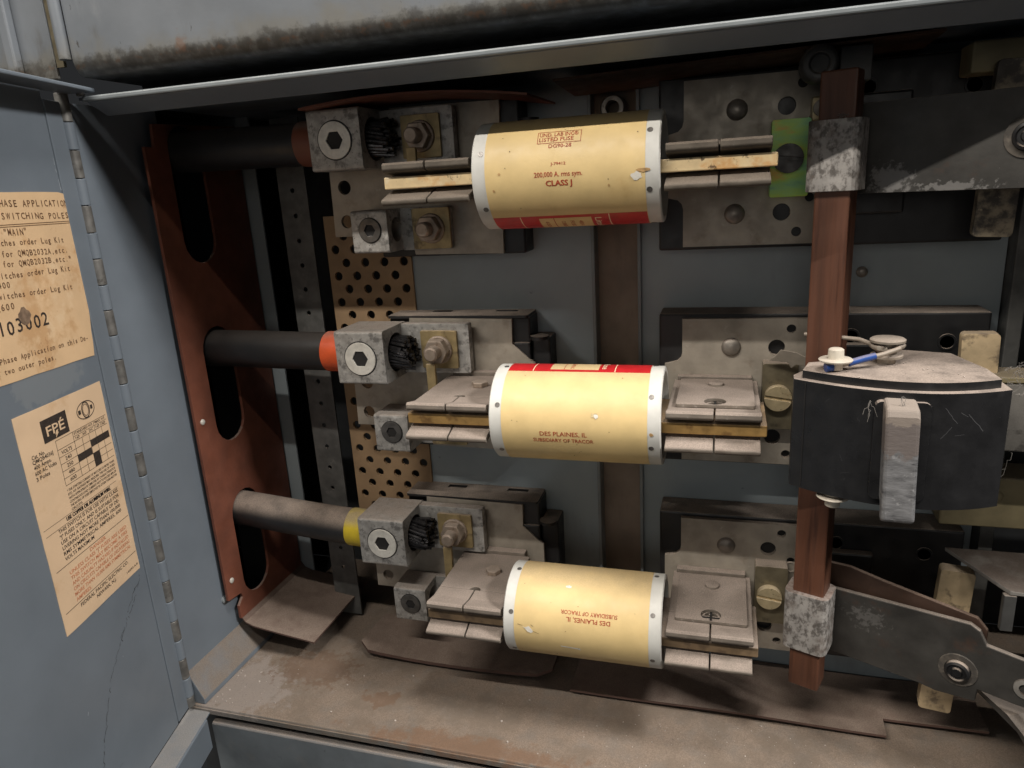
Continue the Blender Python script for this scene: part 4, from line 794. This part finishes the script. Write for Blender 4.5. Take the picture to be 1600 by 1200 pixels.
def on_front(x):
    for (a, b_), (c, d) in zip(front[:-1], front[1:]):
        if a <= x <= c: return b_ + (d-b_)*(x-a)/(c-a) - .00006
    return front[-1][1]
p = MB(); rs = random.Random(11)
def cscratch(x0, z0, x1, z1, w):
    k = 6; P = [(x0+(x1-x0)*i/k + rs.gauss(0, .0001), z0+(z1-z0)*i/k + rs.gauss(0, .0001)) for i in range(k+1)]
    for (a, b_), (c, d) in zip(P[:-1], P[1:]):
        L_ = math.hypot(c-a, d-b_); nx, nz = -(d-b_)/L_*w, (c-a)/L_*w
        p.add([Vector((q, on_front(q), r)) for q, r in ((a-nx, b_-nz), (a+nx, b_+nz), (c+nx, d+nz), (c-nx, d-nz))], [(0,1,2,3)])
cscratch(.1215, .0235, .1265, .0165, .00013); cscratch(.1275, .0215, .1305, .0195, .00012); cscratch(.1310, .0205, .1375, .0125, .00016); cscratch(.1205, .0095, .1245, .0150, .00010); cscratch(.126, .011, .130, .0115, .00008)
for k in range(5):
    x = rs.uniform(.07, .14); z_ = rs.uniform(-.018, .024); cscratch(x, z_, x+rs.uniform(-.004, .004)+.0005, z_+rs.uniform(-.004, .002)+.0003, .00005)
p.build('scratches', mat('pale scratch', (.055,.055,.058), .6), sh)
gT = Matrix.Rotation(math.radians(-3), 4, 'Z'); gT.translation = Vector((.1045, -.0485, 0))
p = MB(); p.prism(rrect(-.0105, .0115, -.0200, .0262, .003, 4), [], lambda u, v, d: gT @ Vector((u, d, v)), -.0012, .006); p.build('grip_pad', M_cover, sh, .0016, None, 3)
p = MB(); prof = [(.002, .0275), (-.0085, .0255), (-.0100, .022), (-.0105, -.010), (-.0112, -.0255), (-.0085, -.0275), (-.004, -.0265), (-.0025, -.020), (.002, -.018)]
p.prism(prof, [], lambda u, v, d: gT @ Vector((d + v*-.03, u, v)), -.0066, .0066); p.build('grip', M_grip, cov, .0016, cl, 3)
for k in range(1): pass
# white buttons and the wire link with a blue sleeve on the cover
def button(x, y, z, up_, label):
    b_ = thing('nylon_button', label, 'button', (x, y, z), 'white nylon buttons on the black cover')
    q = MB(); q.lathe((0, 0, 0), (0, 0, up_), [(-.004, .0032), (0, .0034), (0, .0072), (.0007, .0075), (.0011, .0070), (.0013, .0)], 28); q.build('flange', M_white, b_)
    q = MB(); q.lathe((0, 0, .0012*up_), (0, 0, up_), [(0, .0036), (.0042, .0034), (.0048, .0026), (.0048, 0)], 20); q.build('peg', M_white, b_)
button(.0800, -.0270, .0385, 1, 'white nylon button standing on the dusty top of the black cover')
button(.0818, -.0330, -.0262, -1, 'white nylon button hanging under the black cover beside the crossbar')
wl = thing('wire_link', 'dusty looped wire link with a blue sleeve lying on the black cover', 'wire link', (.105, -.014, .0345))
wll = (-.105, .014, -.0345)
pts = [(.0775, -.0285, .0362), (.084, -.027, .0368), (.092, -.0235, .0385), (.101, -.0215, .0405), (.1085, -.017, .0422)]
for i in range(13):
    a = math.radians(-60 + 26*i); pts.append((.1045 + .0068*math.cos(a), -.0105 + .0068*math.sin(a), .0425 - .00005*i))
pts += [(.094, .001, .0425), (.086, .004, .0428), (.07, .012, .0428)]
p = MB(); p.tube(pts, .0011, 10); p.build('wire', M_wire, wl, 0, wll)
p = MB(); p.tube([(.0755, -.0300, .0358), (.0785, -.0290, .0362)], .0022, 12); p.tube([(.0855, -.0265, .0372), (.092, -.0238, .0386), (.0975, -.0222, .0398)], .0016, 12); p.build('blue_sleeve', M_blue, wl, 0, wll)
p = MB()
for z0, r in ((.0368, .0072), (.0402, .0060), (.0442, .0078)): p.lathe((.1045, -.0105, z0), (0, 0, 1), [(0, 0), (0, r), (.0010, r), (.0016, r*.9), (.0016, 0)], 28)
p.cyl((.1045, -.0105, .033), (.1045, -.0105, .045), .0042, seg=18); p.build('post', M_wire, wl, 0, wll)

# tan pads behind the blades
def pad(x, y, z0, z1, m, label, lean=0.0):
    p = MB(); T = Matrix.Rotation(math.radians(-6), 4, 'Z') @ Matrix.Rotation(lean, 4, 'Y'); T.translation = Vector((x, y, (z0+z1)/2)); hh = (z1-z0)/2
    p.prism(rrect(-.0082, .0082, -hh, hh, .002, 3), [], lambda u, v, d: T @ Vector((u, d, v)), -.004, .004)
    o = p.build('insulating_pad', m, None, .0008); tag(o, label, 'insulating pad', 'tan insulating pads behind the blades')
pad(.1535, .024, .0885, .1675, M_padburnt, 'black scorched insulating pad behind the upper dark blade at the right edge', math.radians(2))
pad(.1535, .023, -.030, .0415, M_pad, 'tan insulating pad standing behind the black cover', math.radians(-1.5))
pad(.1530, .022, -.1800, -.0895, M_pad, 'tan insulating pad behind the lower rusty blade', math.radians(2.5))

# line side bus work at the right edge
bz = thing('bus_plate', 'pale spotted grey bus plate showing to the right of the black cover', 'bus plate', (.19, .012, -.004))
p = MB(); p.prism([(.151, -.0160), (.2610, -.018), (.2610, .0195), (.151, .0185)], [circ(.1545, .006, .0018, 10)], XZ, .010, .014); p.build('plate', M_bus, bz, .0008, (-.19, -.012, .004))
p = MB(); p.box(.151, .2610, .0095, .03, .0190, .022); p.build('top_flange', M_olivebox, bz, .0006, (-.19, -.012, .004))
br = thing('bus_bracket', 'dusty sloping grey bracket at the lower right edge behind the bottom blade', 'bracket', (.19, .02, -.12))
brl = (-.19, -.02, .12)
p = MB(); p.add([(.150, .030, -.0815), (.2610, .030, -.0815), (.2610, -.018, -.0815), (.1685, -.012, -.0815), (.150, .030, -.0838), (.2610, .030, -.0838), (.2610, -.018, -.0838), (.1685, -.012, -.0838)], [(0,1,2,3), (7,6,5,4), (0,3,7,4), (3,2,6,7), (2,1,5,6), (1,0,4,5)]); p.build('shelf', M_bus, br, .0004, brl)
p = MB(); p.box(.166, .1715, -.0125, -.009, -.104, -.0840); p.build('tab', M_darkbus, br, .0004, brl)
p = MB(); p.add([(.158, .02, -.150), (.172, -.02, -.147), (.176, -.03, -.150), (.186, -.035, -.172), (.2610, -.035, -.176), (.2610, .02, -.150)], [(0,1,2,3,4,5)]); p.v += [(x, y+.004, z-.003) for x, y, z in p.v]; p.f += [(11,10,9,8,7,6)] + [(i, (i+1) % 6, (i+1) % 6+6, i+6) for i in range(6)]; p.sm += [False]*7; p.build('lower_arm', M_darkbus, br, .0005, brl)
o = MB(); o.box(.138, .2610, .030, .05, .1635, .1775); o = o.build('spacer_block', M_olivebox, None, .001); tag(o, 'olive tan spacer block under the top lip in the upper right corner', 'spacer block')
o = MB(); o.box(.150, .2610, .045, .07, -.075, -.045); o.lathe((.176, .0449, -.056), (0, -1, 0), [(0, .004), (.0008, .0036), (.0004, .002), (.0004, 0)], 16); o = o.build('rear_bracket', M_olivebox, None, .001); tag(o, 'dim olive bracket deep at the right edge under the black cover', 'bracket')

# ------------------------------------------------------------------ lint, cobweb and crumbs
rnd = random.Random(5)
p = MB()
def lint(x, y, z, L_, n=6, drop=0.0):
    q = [(x, y, z)]
    for i in range(n): q.append((q[-1][0] + rnd.uniform(-1, 1)*L_/n, q[-1][1] + rnd.uniform(-.5, .3)*L_/n*.5, q[-1][2] + rnd.uniform(-1, .6)*L_/n - drop/n))
    p.tube(q, .00009, 5)
for i in range(16): lint(.150 + rnd.uniform(0, .012), -.022 + rnd.uniform(-.004, .01), .030 + rnd.uniform(-.006, .006), .016, 7)
for i in range(6): lint(.152 + rnd.uniform(0, .01), -.012, -.006 + rnd.uniform(-.012, .006), .018, 7, .006)
for i in range(4): lint(.0915, -.0510, .0270, .007, 5, .006)
for i in range(4): lint(.1035, -.0545, .0300, .005, 5, .003)
for i in range(5): lint(.076 + rnd.uniform(-.003, .006), .002, .148, .010, 6)
o = p.build('cobweb', M_web); tag(o, 'fine pale cobweb strands and lint clinging round the black cover and crossbar', 'cobweb', kind='stuff')
p = MB()
for i in range(110):
    if rnd.random() < .45: x = -.305 + abs(rnd.gauss(0, .02)); y = rnd.uniform(-.042, -.005)
    elif rnd.random() < .5: x = rnd.gauss(.11, .03); y = rnd.gauss(-.025, .012)
    else: x = rnd.uniform(-.30, .2); y = rnd.uniform(-.043, .018)
    r = rnd.choice((.00015, .0002, .0003, .0005))*rnd.uniform(.8, 1.2); T = Matrix.Rotation(rnd.uniform(0, 6), 4, (rnd.random(), rnd.random(), 1)); T.translation = Vector((x, y, FLZ + r*.5))
    p.box(-r*rnd.uniform(.6, 1.5), r, -r, r*rnd.uniform(.6, 1.4), -r*.5, r*.5, T)
for i in range(90):
    x = rnd.gauss(.03, .045); y = rnd.uniform(-.04, .012); r = rnd.choice((.00012, .00018, .00028)); T = Matrix.Rotation(rnd.uniform(0, 6), 4, (rnd.random(), rnd.random(), 1)); T.translation = Vector((x, y, FLZ + r*.4)); p.box(-r, r*1.4, -r, r, -r*.5, r*.5, T)
for i in range(40):
    x, y, zz = rnd.choice(((rnd.uniform(.008, .045), rnd.uniform(-.008, .035), -.1285+.0103), (rnd.uniform(.07, .14), rnd.uniform(-.04, -.01), .0339)))
    r = rnd.uniform(.0001, .0003); T = Matrix.Rotation(rnd.uniform(0, 6), 4, (rnd.random(), rnd.random(), 1)); T.translation = Vector((x, y, zz + r*.4)); p.box(-r, r*1.5, -r, r, -r*.5, r*.5, T)
o = p.build('crumbs', M_crumb); tag(o, 'tiny pale flakes and crumbs scattered over the dusty compartment floor', 'debris', kind='stuff')
